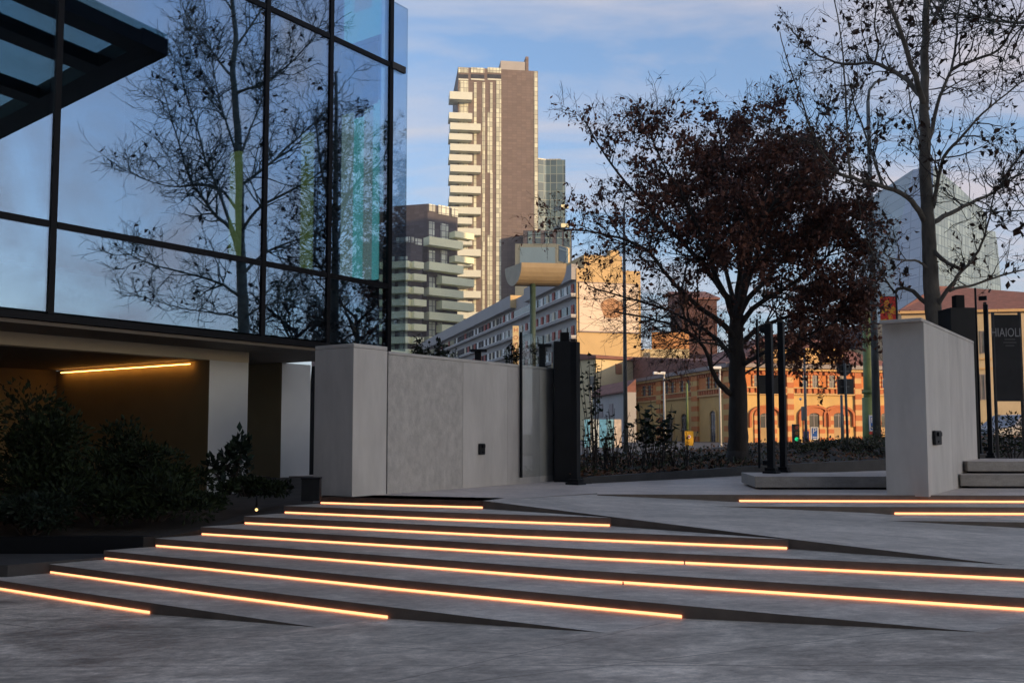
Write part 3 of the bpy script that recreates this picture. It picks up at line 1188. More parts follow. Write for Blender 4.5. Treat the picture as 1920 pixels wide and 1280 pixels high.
# canopy that shows only as a reflection in the pavilion glass
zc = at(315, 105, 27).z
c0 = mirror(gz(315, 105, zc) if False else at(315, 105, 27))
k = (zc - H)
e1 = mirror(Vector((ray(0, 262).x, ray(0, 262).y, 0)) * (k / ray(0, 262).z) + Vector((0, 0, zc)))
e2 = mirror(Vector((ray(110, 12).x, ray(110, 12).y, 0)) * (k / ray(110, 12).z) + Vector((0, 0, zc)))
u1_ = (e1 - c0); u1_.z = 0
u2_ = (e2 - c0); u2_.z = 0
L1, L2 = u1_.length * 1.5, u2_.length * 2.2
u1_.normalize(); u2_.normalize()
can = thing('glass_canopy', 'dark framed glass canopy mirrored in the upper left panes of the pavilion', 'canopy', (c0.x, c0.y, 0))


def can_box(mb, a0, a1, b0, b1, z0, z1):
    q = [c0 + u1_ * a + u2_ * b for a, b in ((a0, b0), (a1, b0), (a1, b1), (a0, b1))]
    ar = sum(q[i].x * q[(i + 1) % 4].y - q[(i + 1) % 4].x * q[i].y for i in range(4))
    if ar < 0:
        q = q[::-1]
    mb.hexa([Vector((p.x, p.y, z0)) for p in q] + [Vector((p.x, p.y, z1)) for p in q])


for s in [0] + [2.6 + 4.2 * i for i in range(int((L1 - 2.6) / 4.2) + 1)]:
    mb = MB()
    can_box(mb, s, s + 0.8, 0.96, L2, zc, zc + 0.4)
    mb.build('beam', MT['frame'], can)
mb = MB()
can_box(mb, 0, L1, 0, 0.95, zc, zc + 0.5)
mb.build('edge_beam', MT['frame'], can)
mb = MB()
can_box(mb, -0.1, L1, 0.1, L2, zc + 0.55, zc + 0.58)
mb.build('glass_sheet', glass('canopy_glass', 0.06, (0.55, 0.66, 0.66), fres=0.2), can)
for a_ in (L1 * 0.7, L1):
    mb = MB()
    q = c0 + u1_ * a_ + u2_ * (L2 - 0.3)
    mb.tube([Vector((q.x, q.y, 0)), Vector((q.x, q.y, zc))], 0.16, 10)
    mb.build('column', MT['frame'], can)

# ================================================================== city behind
MT['brick_t'] = gridmat('brown_cladding', (0.165, 0.126, 0.113), (0.125, 0.095, 0.085), (1.6, 0.9), 0.06, 0.7, 0.3, 0.14)
MT['brick_dark'] = gridmat('dark_cladding', (0.070, 0.062, 0.075), (0.06, 0.055, 0.065), (1.4, 0.8), 0.06, 0.7, 0.3, 0.2)
MT['strip'] = gridmat('glazed_strip', (0.55, 0.55, 0.43), (0.17, 0.155, 0.135), (1.1, 1.65), 0.13, 0.35, 0.5, 0.3)  # cream base paints in the sun reflected by the glass
MT['strip_shade'] = gridmat('glazed_strip_shaded', (0.45, 0.47, 0.40), (0.10, 0.10, 0.12), (1.2, 1.7), 0.16, 0.35, 0.5, 0.4)  # duller copy of the strip, coloured for the tower in shade
MT['balc'] = simple('balcony_cream', (0.60, 0.62, 0.54), 0.6, 0.05, 0.3)
MT['balc_green'] = simple('balcony_pale_green', (0.86, 0.83, 0.55), 0.6, 0.05, 0.3)
MT['balc_under'] = simple('balcony_underside', (0.32, 0.32, 0.30), 0.7, 0.05, 0.3)
MT['glasst'] = gridmat('green_curtain_wall', (0.075, 0.115, 0.12), (0.22, 0.26, 0.22), (2.4, 3.3), 0.10, 0.15, 0.8, 0.5)
MT['grey_band'] = simple('grey_render', (0.36, 0.34, 0.33), 0.85, 0.06, 0.2)
MT['ochre'] = simple('ochre_render', (0.56, 0.39, 0.19), 0.85, 0.08, 0.3)
MT['creamw'] = simple('cream_render', (0.60, 0.48, 0.28), 0.85, 0.07, 0.4)
MT['roofred'] = simple('red_roof_tiles', (0.20, 0.085, 0.065), 0.85, 0.25, 1.2, stretch=(1, 1, 3))
MT['brick_or'] = simple('orange_brick', (0.54, 0.185, 0.05), 0.85, 0.14, 1.6)
MT['ochre2'] = simple('yellow_ochre_wall', (0.57, 0.365, 0.13), 0.85, 0.10, 0.6)
MT['stripe_red'] = simple('red_brick_band', (0.46, 0.145, 0.05), 0.85, 0.1, 2)
MT['stone_tr'] = simple('pale_stone_trim', (0.56, 0.345, 0.145), 0.8, 0.08, 2)
MT['pane_dark'] = simple('dark_pane', (0.045, 0.047, 0.052), 0.05, 0.4, 0.7, spec=0.3)
MT['pane_grey'] = simple('grey_pane', (0.13, 0.125, 0.12), 0.05, 0.4, 0.7, spec=0.3)
MT['door_wood'] = simple('tan_door', (0.42, 0.26, 0.11), 0.7, 0.2, 1)
MT['red_sh'] = simple('red_shutter', (0.34, 0.07, 0.05), 0.7, 0.15, 1)
MT['cream_sh'] = simple('cream_shutter', (0.62, 0.55, 0.42), 0.7, 0.1, 1)
MT['white_paint'] = simple('white_paint', (0.78, 0.76, 0.72), 0.7, 0.04, 0.4)
MT['gutter'] = simple('lead_gutter', (0.22, 0.18, 0.18), 0.6, 0.1, 1)


def corner_box(name, pts, z0, z1, m, parent, mside=None):
    mb = MB()
    mb.prism([Vector((p[0], p[1], 0)) for p in pts], z0, z1, 0)
    return mb.build(name, m, parent)


def part(name, face, boxes, m, parent, px=True):
    """boxes: (u0,v0,u1,v1,out[,inn]) in photo pixels measured on that wall"""
    mb = MB()
    for b in boxes:
        (face.boxpx if px else face.box)(mb, *b)
    return mb.build(name, m, parent)


# --- tall tower with balconies
Yt = 310.0
a = at(859, 126, Yt)
b = at(1008.5, 134, Yt * (810 - 126) / (810 - 134.0))
TF = Face(a, (b - a))
tw_d = (b - a); tw_d.z = 0
wid = tw_d.length
ztop = a.z
back = -TF.m * 26
tw = thing('tower_block', 'tallest brown tower with stacked cream balconies on its left edge', 'tower', (a.x, a.y, 0.78))
corner_box('wall', [a, b, b + back, a + back], 0.7, ztop, MT['brick_t'], tw)
# glazed strips (pixel columns measured on the front)
for u0, v0, u1, v1 in ((861, 152, 877, 640), (888, 155, 893, 640), (904, 155, 909, 640), (914, 211, 923, 324), (914, 441, 923, 640), (919, 155, 923.5, 211), (919, 324, 923.5, 441), (930, 152, 939.5, 640), (1001.5, 135, 1008, 640)):
    part('window_strip', TF, [(u0, v1, u1, v0, 0.15)], MT['strip'], tw)
for u0, u1 in ((859.5, 878), (883, 908), (914, 939.5)):
    part('crown_window', TF, [(u0, 137, u1, 127.5, 0.2)], MT['strip'], tw)
    part('crown_terrace', TF, [(u0, 147, u1, 140, 0.12)], MT['pane_dark'], tw)
    part('crown_rail', TF, [(u0, 151, u1, 148.5, 0.3)], MT['balc'], tw)
part('penthouse', TF, [(940, 133, 986, 111, -2, -14)], MT['grey_band'], tw)
part('chimney', TF, [(988, 133, 993.5, 100, -3, -7)], MT['brick_t'], tw)
part('lift_head', TF, [(892, 128, 899, 123.5, -3, -8)], MT['brick_dark'], tw)
ys_b = [178.5 + 0, 217] + [217 + 19.45 * i for i in range(1, 22)]
for i, v in enumerate(ys_b):
    mb = MB()
    if i == 0:
        TF.boxpx(mb, 842, v + 14, 884, v + 0, 3.2, -3.0)
    elif i % 2 == 1:
        TF.boxpx(mb, 841, v + 11.5, 884, v, 3.0, -3.0)
    else:
        TF.boxpx(mb, 843, v + 12.5, 900, v, 3.0, -2.0)
    mb.build('balcony', MT['balc'], tw)

# --- dark tower pair
Yd = 262.0
c = at(802, 382, Yd)
dr = Vector((0.79, 0.62, 0))
DF = Face(c, dr)
tR = DF.px(858, 450)[0]
pR = DF.pt(tR, 0)
dl = Vector((-0.96, 0.28, 0)).normalized()
lw_ = 24.0
LFt = Face(c + dl * lw_, -dl)                    # left front of the tower
dt = thing('tower_block', 'dark purple-brown tower with pale green balconies, lower than the tall one behind', 'tower', (c.x, c.y, 0.78))
cc = Vector((c.x, c.y, 0))
corner_box('wall', [cc, pR, pR + dl * lw_, cc + dl * lw_], 0.7, c.z, MT['brick_dark'], dt)
for u0, v0, u1, v1 in ((803.5, 383.5, 815, 397), (821, 386, 841, 403), (846, 391, 858, 407)):
    part('crown_window', DF, [(u0, v1, u1, v0, 0.3)], MT['strip_shade'], dt)
for u0, v0, u1, v1 in ((804, 416, 814, 445), (826, 420, 840, 452), (804, 470, 815, 495), (826, 470, 838, 500), (804, 520, 815, 541), (804, 562, 815, 586), (804, 604, 815, 640), (820, 604, 828, 640), (846, 455, 856, 470), (826, 545, 836, 560), (804, 446, 812, 452), (820, 515, 826, 540)):
    part('window', DF, [(u0, v1, u1, v0, 0.15)], MT['strip_shade'], dt)
for u0, v0, u1, v1 in ((794, 451, 857, 466), (794, 497, 858, 512), (818, 523, 878, 537), (794, 544, 858, 558), (818, 568, 878, 583), (794, 589, 858, 603), (842, 439, 878, 450), (842, 484, 878, 495), (818, 612, 878, 626), (794, 634, 858, 648)):
    part('balcony', DF, [(u0, v1, u1, v0, 3.0)], MT['balc_green'], dt)
c2 = at(770, 443, 255.0)
DF2 = Face(c2, dr)
p2R = DF2.pt(DF2.px(792, 500)[0], 0)
c2_ = Vector((c2.x, c2.y, 0))
corner_box('low_wing', [c2_, p2R, p2R + dl * 30, c2_ + dl * 30], 0.7, c2.z, MT['brick_dark'], dt)
LF2 = Face(c2_ + dl * 30, -dl)
part('crown_window', DF2, [(771, 455, 775, 445, 0.3), (778, 459, 790, 448, 0.3)], MT['strip_shade'], dt)
part('crown_window', LF2, [(744, 455, 769, 445, 0.3)], MT['strip_shade'], dt)
for i, v in enumerate((490, 513, 537, 560, 583, 606, 630, 653)):
    mb = MB()
    ext = 5 if i % 2 else 0
    LF2.boxpx(mb, 718, v + 15, 772, v + 3, 2.4)
    DF2.boxpx(mb, 768, v + 15, 786 + ext, v + 3, 2.4)
    mb.build('balcony', MT['balc_green'], dt)
    part('window', LF2, [(732, v + 2, 740, v - 9, 0.2), (748, v + 2, 764, v - 9, 0.2)], MT['strip_shade'], dt)

# --- green glass tower right of the tall one
Yg = 345.0
g0, g1 = at(1008, 298, Yg), at(1032, 300, Yg)
GF = Face(at(1004, 298, Yg), (1, 0.35))
gb = thing('glass_tower', 'slim green glass tower peeking out right of the tall brown tower', 'tower', (g0.x, g0.y, 0.78))
qa = GF.pt(0, 0)
qb = GF.pt(GF.px(1024, 300)[0], 0)
GF2 = Face(qb, (1, -0.05))
qc = GF2.pt(GF2.px(1060, 310)[0], 0)
corner_box('wall', [qa, qb, qc, qc + Vector((0, 22, 0)), qa + Vector((0, 22, 0))], 0.7, at(1020, 300, qb.y).z, MT['glasst'], gb)
corner_box('roof_plant', [qa + Vector((1, 3, 0)), qb + Vector((0, 3, 0)), qc + Vector((-1.5, 3, 0)), qc + Vector((-1.5, 18, 0)), qa + Vector((1, 18, 0))], at(1020, 300, qb.y).z, at(1020, 294, qb.y).z, MT['strip'], gb)
q1, q2 = at(981, 432, 305.5), at(1072, 432, 305.5)
corner_box('low_block', [q1, q2, q2 + Vector((0, 18, 0)), q1 + Vector((0, 18, 0))], 0.7, q1.z, MT['brick_dark'], gb)
LBF = Face(q1, (1, 0))
for u0, u1 in ((990, 998), (1004, 1014), (1022, 1036), (1044, 1054), (1058, 1070)):
    part('window_strip', LBF, [(u0, 640, u1, 434, 0.2)], MT['glasst'], gb)
part('balcony', GF2, [(1052, 392, 1066, 386, 2)], MT['balc_green'], gb)
part('balcony', GF2, [(1052, 428, 1068, 421, 2)], MT['balc_green'], gb)

# --- cream block
cb0, cb1 = at(966, 460, 240), at(1044, 457, 240)
CBF = Face(cb0, cb1 - cb0)
cbt = thing('apartment_block', 'cream block with a pale blank panel above the curved shell', 'building', (cb0.x, cb0.y, 0.78))
e_ = at(1068, 461, 246)
corner_box('wall', [cb0, cb1, e_, e_ + Vector((0, 12, 0)), cb0 + Vector((0, 14, 0))], 0.7, at(1044, 457, 240).z, MT['creamw'], cbt)
part('blank_panel', CBF, [(975, 520, 1041, 464, 0.3)], simple('pale_green_panel', (0.5, 0.55, 0.46), 0.5, 0.06, 0.3), cbt)
CBF2 = Face(cb1, e_ - cb1)
part('window', CBF2, [(1047, 492, 1064, 463, 0.2)], MT['glasst'], cbt)

# --- long hotel seen along its face
Yh = 130.0
hc = at(1080, 495, Yh)
hz1 = hc.z
hdir = Vector((0.267, -0.964, 0)).normalized()
HF = Face(hc - hdir * 125, hdir)
hot = thing('hotel_block', 'long grey banded building with rows of red and cream shutters', 'building', (hc.x - 10, hc.y + 30, 0.78))
hL = 125.0
end_d = Vector((0.964, 0.267, 0))
EF = Face(hc, end_d)
tE = EF.px(1201, 600)[0]
hcx = Vector((hc.x, hc.y, 0))
he = hcx + end_d * tE
corner_box('wall', [hcx - hdir * hL, hcx, he, he - hdir * hL], 0.7, hz1 - 0.6, [MT['grey_band']], hot)
part('end_wall', EF, [(0.02, tE, 0.8, hz1 - 0.62, 0.12, 0.002)], MT['ochre'], hot, px=False)
part('parapet', HF, [(0, hL - 31.5, hz1 - 2.2, hz1, 1.0, -0.3), (hL - 24, hL, hz1 - 2.2, hz1, 0.7, -0.3)], MT['grey_band'], hot, px=False)
part('parapet_return', HF, [(hL - 31.5, hL - 31.2, hz1 - 2.2, hz1, 1.0, -6)], MT['ochre'], hot, px=False)  # ochre paints orange sunlight onto this end face
part('roof_storey', EF, [(1.5, tE * 0.75, hz1 - 0.62, hz1 + 1.6, -0.8, -14)], MT['ochre'], hot, px=False)
part('roof_vent', EF, [(6, 7.4, hz1 + 1.61, hz1 + 2.7, -2, -3.5)], MT['ochre'], hot, px=False)
wz = [hz1 - 4.0 - 2.97 * i for i in range(6)]
for z in wz:
    part('ledge', HF, [(0, hL, z - 0.62, z - 0.25, 0.75)], MT['grey_band'], hot, px=False)
    part('ledge_edge', HF, [(0, hL, z - 0.25, z - 0.17, 0.80)], MT['white_paint'], hot, px=False)
    part('window_band', HF, [(0, hL, z, z + 1.35, 0.03)], MT['pane_dark'], hot, px=False)
rs = random.Random(3)
nW = 0
sh_me = {}
for r, z in enumerate(wz[:4]):
    step = 2.9
    for i in range(43):
        t0 = hL - 1.4 - i * step
        if t0 < 2 or nW >= 96:
            break
        if r == 0 and 22 < hL - t0 < 31:
            continue
        if i > 30 and r > 2:
            break
        k = rs.choice(['red_sh', 'red_sh', 'cream_sh', 'pane_grey', 'white_paint'])
        if i == 0:
            k = 'red_sh'
        if i > 23:
            if i % 3:
                continue
        if k not in sh_me:
            mb = MB()
            mb.box((0, 0, 0), (1.0, 0.12, 1.3))
            o = mb.build('shutter', MT[k], hot)
            sh_me[k] = o
            first = True
        else:
            o = sh_me[k].copy()
            COL.objects.link(o)
            o.parent = hot
            o.matrix_parent_inverse = Matrix.Translation(-hot.location)
        p = HF.pt(t0, z + 0.68, 0.09)
        o.location = p
        o.rotation_euler = (0, 0, math.atan2(hdir.y, hdir.x))
        nW += 1
# billboard on the end wall
bz1, bz0 = EF.px(1140, 533)[1], EF.px(1140, 622)[1]
tb0, tb1 = EF.px(1085, 580)[0], EF.px(1196, 580)[0]
bbd = thing('billboard', 'big pale billboard with an orange round picture on the ochre end wall', 'billboard', EF.pt((tb0 + tb1) / 2, bz0, 0.3))
mb = MB()
EF.box(mb, tb0, tb1, bz0, bz1, 0.32, 0.14)
mb.build('panel', simple('poster_paper', (0.74, 0.60, 0.48), 0.8, 0.04, 0.3), bbd)
mb = MB()
for (x0, x1, y0, y1) in ((tb0 - 0.12, tb1 + 0.12, bz1 + 0.002, bz1 + 0.16), (tb0 - 0.12, tb1 + 0.12, bz0 - 0.16, bz0 - 0.002)):
    EF.box(mb, x0, x1, y0, y1, 0.36, 0.14)
mb.build('frame', MT['gutter'], bbd)
mb = MB()
cx_, cz_ = EF.px(1147, 577)
rr_ = (EF.px(1169, 577)[0] - EF.px(1124, 577)[0]) / 2
ring = []
for i in range(40):
    a_ = 2 * math.pi * i / 40
    w_ = 1 + 0.06 * math.sin(3 * a_ + 1) + 0.05 * math.sin(5 * a_)
    ring.append((cx_ + rr_ * w_ * math.cos(a_), cz_ - 0.1 + rr_ * 0.78 * w_ * math.sin(a_)))
vs = [EF.pt(t, z, 0.335) for t, z in ring] + [EF.pt(t, z, 0.322) for t, z in ring]
mb.add(vs, [list(range(40))] + [(i, (i + 1) % 40, 40 + (i + 1) % 40, 40 + i) for i in range(40)])
mb.build('picture', simple('orange_picture', (0.46, 0.25, 0.13), 0.8, 0.6, 0.9, detail=8), bbd)
for zz, ln_ in ((bz0 + 1.15, 0.62), (bz0 + 0.75, 0.5)):
    mb = MB()
    tcn = (tb0 + tb1) / 2 - 0.4
    EF.box(mb, tcn - (tb1 - tb0) * ln_ / 2, tcn + (tb1 - tb0) * ln_ / 2, zz, zz + 0.14, 0.325, 0.321)
    mb.build('caption_line', MT['cream_sh'], bbd)

# vertical sign standing out from the hotel front
hp = at(967, 650, 95)
hs = thing('vertical_sign', 'narrow upright cream sign with stacked letters in front of the banded building', 'sign', (hp.x, hp.y, 0.78))
sgw = 11.5 / F * 95
z_t, z_b = at(967, 611, 95).z, at(967, 705, 95).z
mb = MB()
mb.box((hp.x, hp.y, (z_t + z_b) / 2), (sgw, 0.25, z_t - z_b))
mb.build('sign_panel', simple('sign_cream', (0.60, 0.46, 0.24), 0.6, 0.05, 1), hs)
mb = MB()
mb.tube([(hp.x, hp.y + 0.1, 0.78), (hp.x, hp.y + 0.1, z_b)], 0.08, 8)
mb.build('pole', MT['gutter'], hs)
for i, ch in enumerate("HOTEL"):
    text('letter', ch, 0.62, Vector((hp.x, hp.y - 0.13, z_t - 0.45 - i * 0.78)), (1, 0), MT['red_sh'], hs)

# --- curved shell on a green pole
Yb = 70.0
pp = at(999, 600, Yb)
sh = thing('shell_mast', 'half barrel shaped metal shell carried on a green pole', 'light mast', (pp.x, pp.y, 0.78))
mb = MB()
mb.tube([(pp.x, pp.y, 0.78), (pp.x, pp.y, at(999, 528, Yb).z)], [0.26, 0.22], 12)
mb.build('pole', simple('green_pole_shaded', (0.03, 0.052, 0.03), 0.5, 0.2, 1), sh)  # colour darkened for the shade the pole stands in
cA = at(982, 490, Yb - 1)
axd = Vector((0.97, 0.25, 0)).normalized()          # long axis of the barrel points away to the right
lat = Vector((axd.y, -axd.x, 0))
# half cylinder with axis going back: front end is a D-shaped face
zt_s = at(980, 497, Yb).z
rad = 1.75
mb = MB()
prof = [(-1.0 + 2.0 * i / 14.0) for i in range(15)]
nA = 15
ends = []
for (cu, cvv, Yq) in ((1004, 494, Yb - 1.5), (1000, 497, Yb + 3.0)):
    pass
o0 = at(978, 492, Yb - 1.2)
len_s = 3.4
ax = Vector((1, 0.12, 0)).normalized()
bx = Vector((-0.42, 0.9, 0)).normalized()
vsA, vsB = [], []
for i in range(nA):
    a_ = math.pi * i / (nA - 1)
    off_b = bx * (1.5 - 1.5 * math.cos(a_)) 
    zz = -1.55 * math.sin(a_)
    vsA.append(o0 + off_b + Vector((0, 0, zz)))
    vsB.append(o0 + ax * len_s + off_b + Vector((0, 0, zz)))
vs = vsA + vsB
fs = [(i, i + 1, nA + i + 1, nA + i) for i in range(nA - 1)]
fs += [list(range(nA)), list(range(nA, 2 * nA))[::-1], (0, nA, 2 * nA - 1, nA - 1)]
mb.add(vs, fs)
mb.build('shell', simple('shell_metal', (0.34, 0.26, 0.16), 0.45, 0.12, 1.5), sh)

# --- small cream house and low grey house left of the brick building
Ys = 112.0
s0, s1 = at(1117, 672, Ys), at(1201, 678, Ys + 4)
sf = Face(s0, s1 - s0)
sm = thing('small_house', 'small cream house with a brown shutter and flat red roof edge', 'house', (s0.x, s0.y, 0.78))
s0_, s1_ = Vector((s0.x, s0.y, 0)), Vector((s1.x, s1.y, 0))
corner_box('wall', [s0_, s1_, s1_ - sf.m * 9, s0_ - sf.m * 9], 0.7, s0.z, MT['creamw'], sm)
mb = MB()
mb.prism([s0_ + sf.m * .5 - sf.d * .4, s1_ + sf.m * .5 + sf.d * .4, s1_ - sf.m * 9, s0_ - sf.m * 9], s0.z, lambda x, y: s0.z + 0.35 + max(0, (Vector((x, y, 0)) - s0_).dot(-sf.m)) * 0.12)
mb.build('roof', MT['roofred'], sm)
part('shutter', sf, [(1154, 701, 1165, 682, 0.1)], simple('brown_shutter', (0.30, 0.13, 0.06), 0.7), sm)
part('cornice', sf, [(1116, 673.5, 1202, 671.5, 0.4)], MT['cream_sh'], sm)
part('window', Face(s0_ - sf.m * 0 - Vector((2.6, -3, 0)), Vector((2.6, -3, 0))), [(1106, 735, 1114, 705, 0.1)], MT['pane_grey'], sm)

y2 = 92.0
l0, l1 = at(1112, 742, y2 + 14), at(1176, 735, y2)
lf = Face(l0, l1 - l0)
lh = thing('low_house', 'low grey house with dark shutters and red tiled roof left of the brick building', 'house', (l0.x, l0.y, 0.78))
l0_, l1_ = Vector((l0.x, l0.y, 0)), Vector((l1.x, l1.y, 0))
zl = l1.z
corner_box('wall', [l0_, l1_, l1_ - lf.m * 0.9, l0_ - lf.m * 0.9], 0.7, zl, MT['grey_band'], lh)
mb = MB()
mb.prism([l0_ + lf.m * .4, l1_ + lf.m * .4, l1_ - lf.m * 0.9, l0_ - lf.m * 0.9], zl, lambda x, y: zl + 0.15 + max(0, (Vector((x, y, 0)) - l0_).dot(-lf.m)) * 1.3)
mb.build('roof', MT['roofred'], lh)
for u0, u1 in ((1124, 1131), (1143, 1150)):
    part('shutter', lf, [(u0, 782, u1, 757, 0.08)], MT['gutter'], lh)

# cream house with orange upper storey, dark red house behind the oak
m0, m1 = at(1204, 640, 135), at(1292, 640, 135)
mf = Face(m0, m1 - m0)
mh = thing('cream_house', 'cream house with an orange upper storey rising behind the brick building', 'house', (m0.x, m0.y, 0.78))
corner_box('wall', [m0, m1, m1 + Vector((0, 10, 0)), m0 + Vector((0, 10, 0))], 0.7, at(1250, 654, 135).z, MT['creamw'], mh)
corner_box('upper_storey', [at(1222, 640, 135.2), at(1292, 640, 135.2), m1 + Vector((0, 9, 0)), at(1222, 640, 144)], at(1250, 654, 135).z + 0.002, at(1250, 622, 135).z, simple('orange_render', (0.50, 0.24, 0.09), 0.8), mh)
part('window', mf, [(1208, 690, 1219, 661, 0.15)], MT['pane_grey'], mh)
d0, d1_ = at(1278, 562, 165), at(1344, 562, 165)
dh = thing('brick_house', 'dark red brick house half hidden by the oak crown', 'house', (d0.x, d0.y, 0.78))
corner_box('wall', [d0, d1_, d1_ + Vector((0, 12, 0)), d0 + Vector((0, 12, 0))], 0.7, d0.z, simple('dark_red_brick', (0.10, 0.045, 0.04), 0.85), dh)
mb = MB()
zz_ = d0.z
mb.prism([d0 + Vector((-.5, -.5, 0)), d1_ + Vector((.5, -.5, 0)), d1_ + Vector((.5, 12, 0)), d0 + Vector((-.5, 12, 0))], zz_, lambda x, y: zz_ + 0.3 + min(max(0, y - d0.y), 6) * 0.5)
mb.build('roof', MT['roofred'], dh)
e0, e1_ = at(1560, 612, 150), at(1720, 612, 150)
eh = thing('grey_house', 'low dark grey roofed building between the oak and the green pole', 'house', (e0.x, e0.y, 0.78))
corner_box('wall', [e0, e1_, e1_ + Vector((0, 12, 0)), e0 + Vector((0, 12, 0))], 0.7, at(1600, 655, 150).z, MT['creamw'], eh)
corner_box('roof', [e0, e1_, e1_ + Vector((0, 12, 0)), e0 + Vector((0, 12, 0))], at(1600, 655, 150).z + 0.002, e0.z, simple('slate', (0.10, 0.10, 0.12), 0.7), eh)

# ------------------------------------------------------------------ ornate orange brick building
Yo = 88.0
oc = at(1372, 700, Yo)
oc = Vector((oc.x, oc.y, 0))
OF = Face(oc, (0.965, 0.26))                    # front
dlo = Vector((-0.19, 0.98, 0)).normalized()
OLlen = 60.0
# length of the left side from its far end column
lo, hi = 5, 200
for _ in range(50):
    mid = (lo + hi) / 2
    if project(oc + dlo * mid + Vector((0, 0, 5)))[0] > 1181:
        lo = mid
    else:
        hi = mid
OLlen = lo
OS = Face(oc + dlo * OLlen, -dlo)               # left side, d towards the corner
oFl = OF.px(1760, 700)[0]
ob = thing('brick_building', 'ornate orange and ochre brick building with arched windows and red roof', 'building', (oc.x + 10, oc.y + 8, 0.78))
ze = OF.px(1500, 692)[1]             # under the gutter
zband = OF.px(1500, 735)[1]
p_r = OF.pt(oFl, 0)
corner_box('lower_wall', [oc, p_r, p_r - OF.m * 20, oc + dlo * OLlen], 0.7, zband, MT['ochre2'], ob)
corner_box('upper_wall', [oc, p_r, p_r - OF.m * 20, oc + dlo * OLlen], zband + 0.002, ze, MT['brick_or'], ob)
for FC, L_ in ((OF, oFl), (OS, OLlen)):
    part('string_course', FC, [(0, L_, zband - 0.28, zband - 0.12, 0.22), (0, L_, zband + 0.35, zband + 0.47, 0.22)], MT['stone_tr'], ob, px=False)
    mb = MB()
    n_ = int(L_ / 0.62)
    for i in range(n_):
        FC.box(mb, i * 0.62, i * 0.62 + 0.34, zband - 0.10, zband + 0.33, 0.17)
    mb.build('dentil_molding', MT['stripe_red'], ob)
    mb = MB()
    for i in range(n_):
        FC.box(mb, i * 0.62, i * 0.62 + 0.30, ze - 0.55, ze - 0.22, 0.2)
    mb.build('dentil_molding', MT['stripe_red'], ob)
    part('cornice', FC, [(-0.3, L_ + 0.2, ze - 0.2, ze + 0.05, 0.45)], MT['stone_tr'], ob, px=False)
    part('gutter', FC, [(-0.5, L_ + 0.4, ze + 0.052, ze + 0.42, 0.75)], MT['gutter'], ob, px=False)
# low roof, attic and hip roof
mb = MB()
q = [oc + OF.m * .6 - OF.d * .4, p_r + OF.m * .6, p_r - OF.m * 20, oc + dlo * OLlen - Vector((.5, 0, 0))]
mb.prism(q, ze + 0.421, lambda x, y: ze + 0.44 + max(0, (Vector((x, y, 0)) - oc).dot(-OF.m)) * 0.10)
mb.build('low_roof', MT['roofred'], ob)
ta0, ta1 = OF.px(1470, 665)[0], OF.px(1612, 665)[0]
za0, za1 = OF.px(1540, 676, -2.5)[1], OF.px(1540, 657, -2.5)[1]
part('attic', OF, [(ta0, ta1, za0 - 0.3, za1, -2.5, -9)], MT['stone_tr'], ob, px=False)
part('attic_cornice', OF, [(ta0 - 0.2, ta1 + 0.2, za1 + 0.002, za1 + 0.18, -2.3, -9.2)], MT['ochre2'], ob, px=False)
def hip(face_pts, zb_, apex0, apex1, name='hip_roof'):
    mb = MB()
    p = [Vector((a.x, a.y, zb_)) for a in face_pts]
    mb.add(p + [apex0, apex1], [(0, 1, 5, 4), (1, 2, 5), (2, 3, 4, 5), (3, 0, 4)])
    mb.build(name, MT['roofred'], ob)
A0, A1 = OF.pt(1.5, 0, -2.7), OF.pt(oFl * 0.92, 0, -2.7)
B0, B1 = oc + dlo * (OLlen * 0.92) + Vector((1.6, 0, 0)), OF.pt(oFl * 0.92, 0, -22)
zr_ = at(1500, 622, Yo + 10).z
hip([A0, A1, B1, B0], ze + 0.5, Vector((OF.pt(oFl * 0.42, 0, -10).x, OF.pt(oFl * 0.42, 0, -10).y, zr_)), Vector((OF.pt(oFl * 0.6, 0, -10).x, OF.pt(oFl * 0.6, 0, -10).y, zr_)))


def pilaster(face, u, wpx, vtop, vbot=None):
    t = face.px(u, 740)[0]
    w = abs(face.px(u + wpx / 2, 740)[0] - t)
    mb = MB()
    z = 0.8
    k = 0
    while z < ze - 0.25:
        z2 = min(z + 0.52, ze - 0.25)
        face.box(mb, t - w, t + w, z, z2 - 0.002, 0.24 if k % 2 == 0 else 0.21, -0.02, k % 2)
        z = z2
        k += 1
    mb.build('pilaster', [MT['stripe_red'], MT['stone_tr']] if face is OF else [MT['brick_or'], MT['ochre2']], ob)


for u in (1384, 1480, 1607, 1702):
    pilaster(OF, u, 12, 0)
for u in (1190, 1238, 1305, 1366):
    pilaster(OS, u, 9 if u < 1300 else 11, 0)


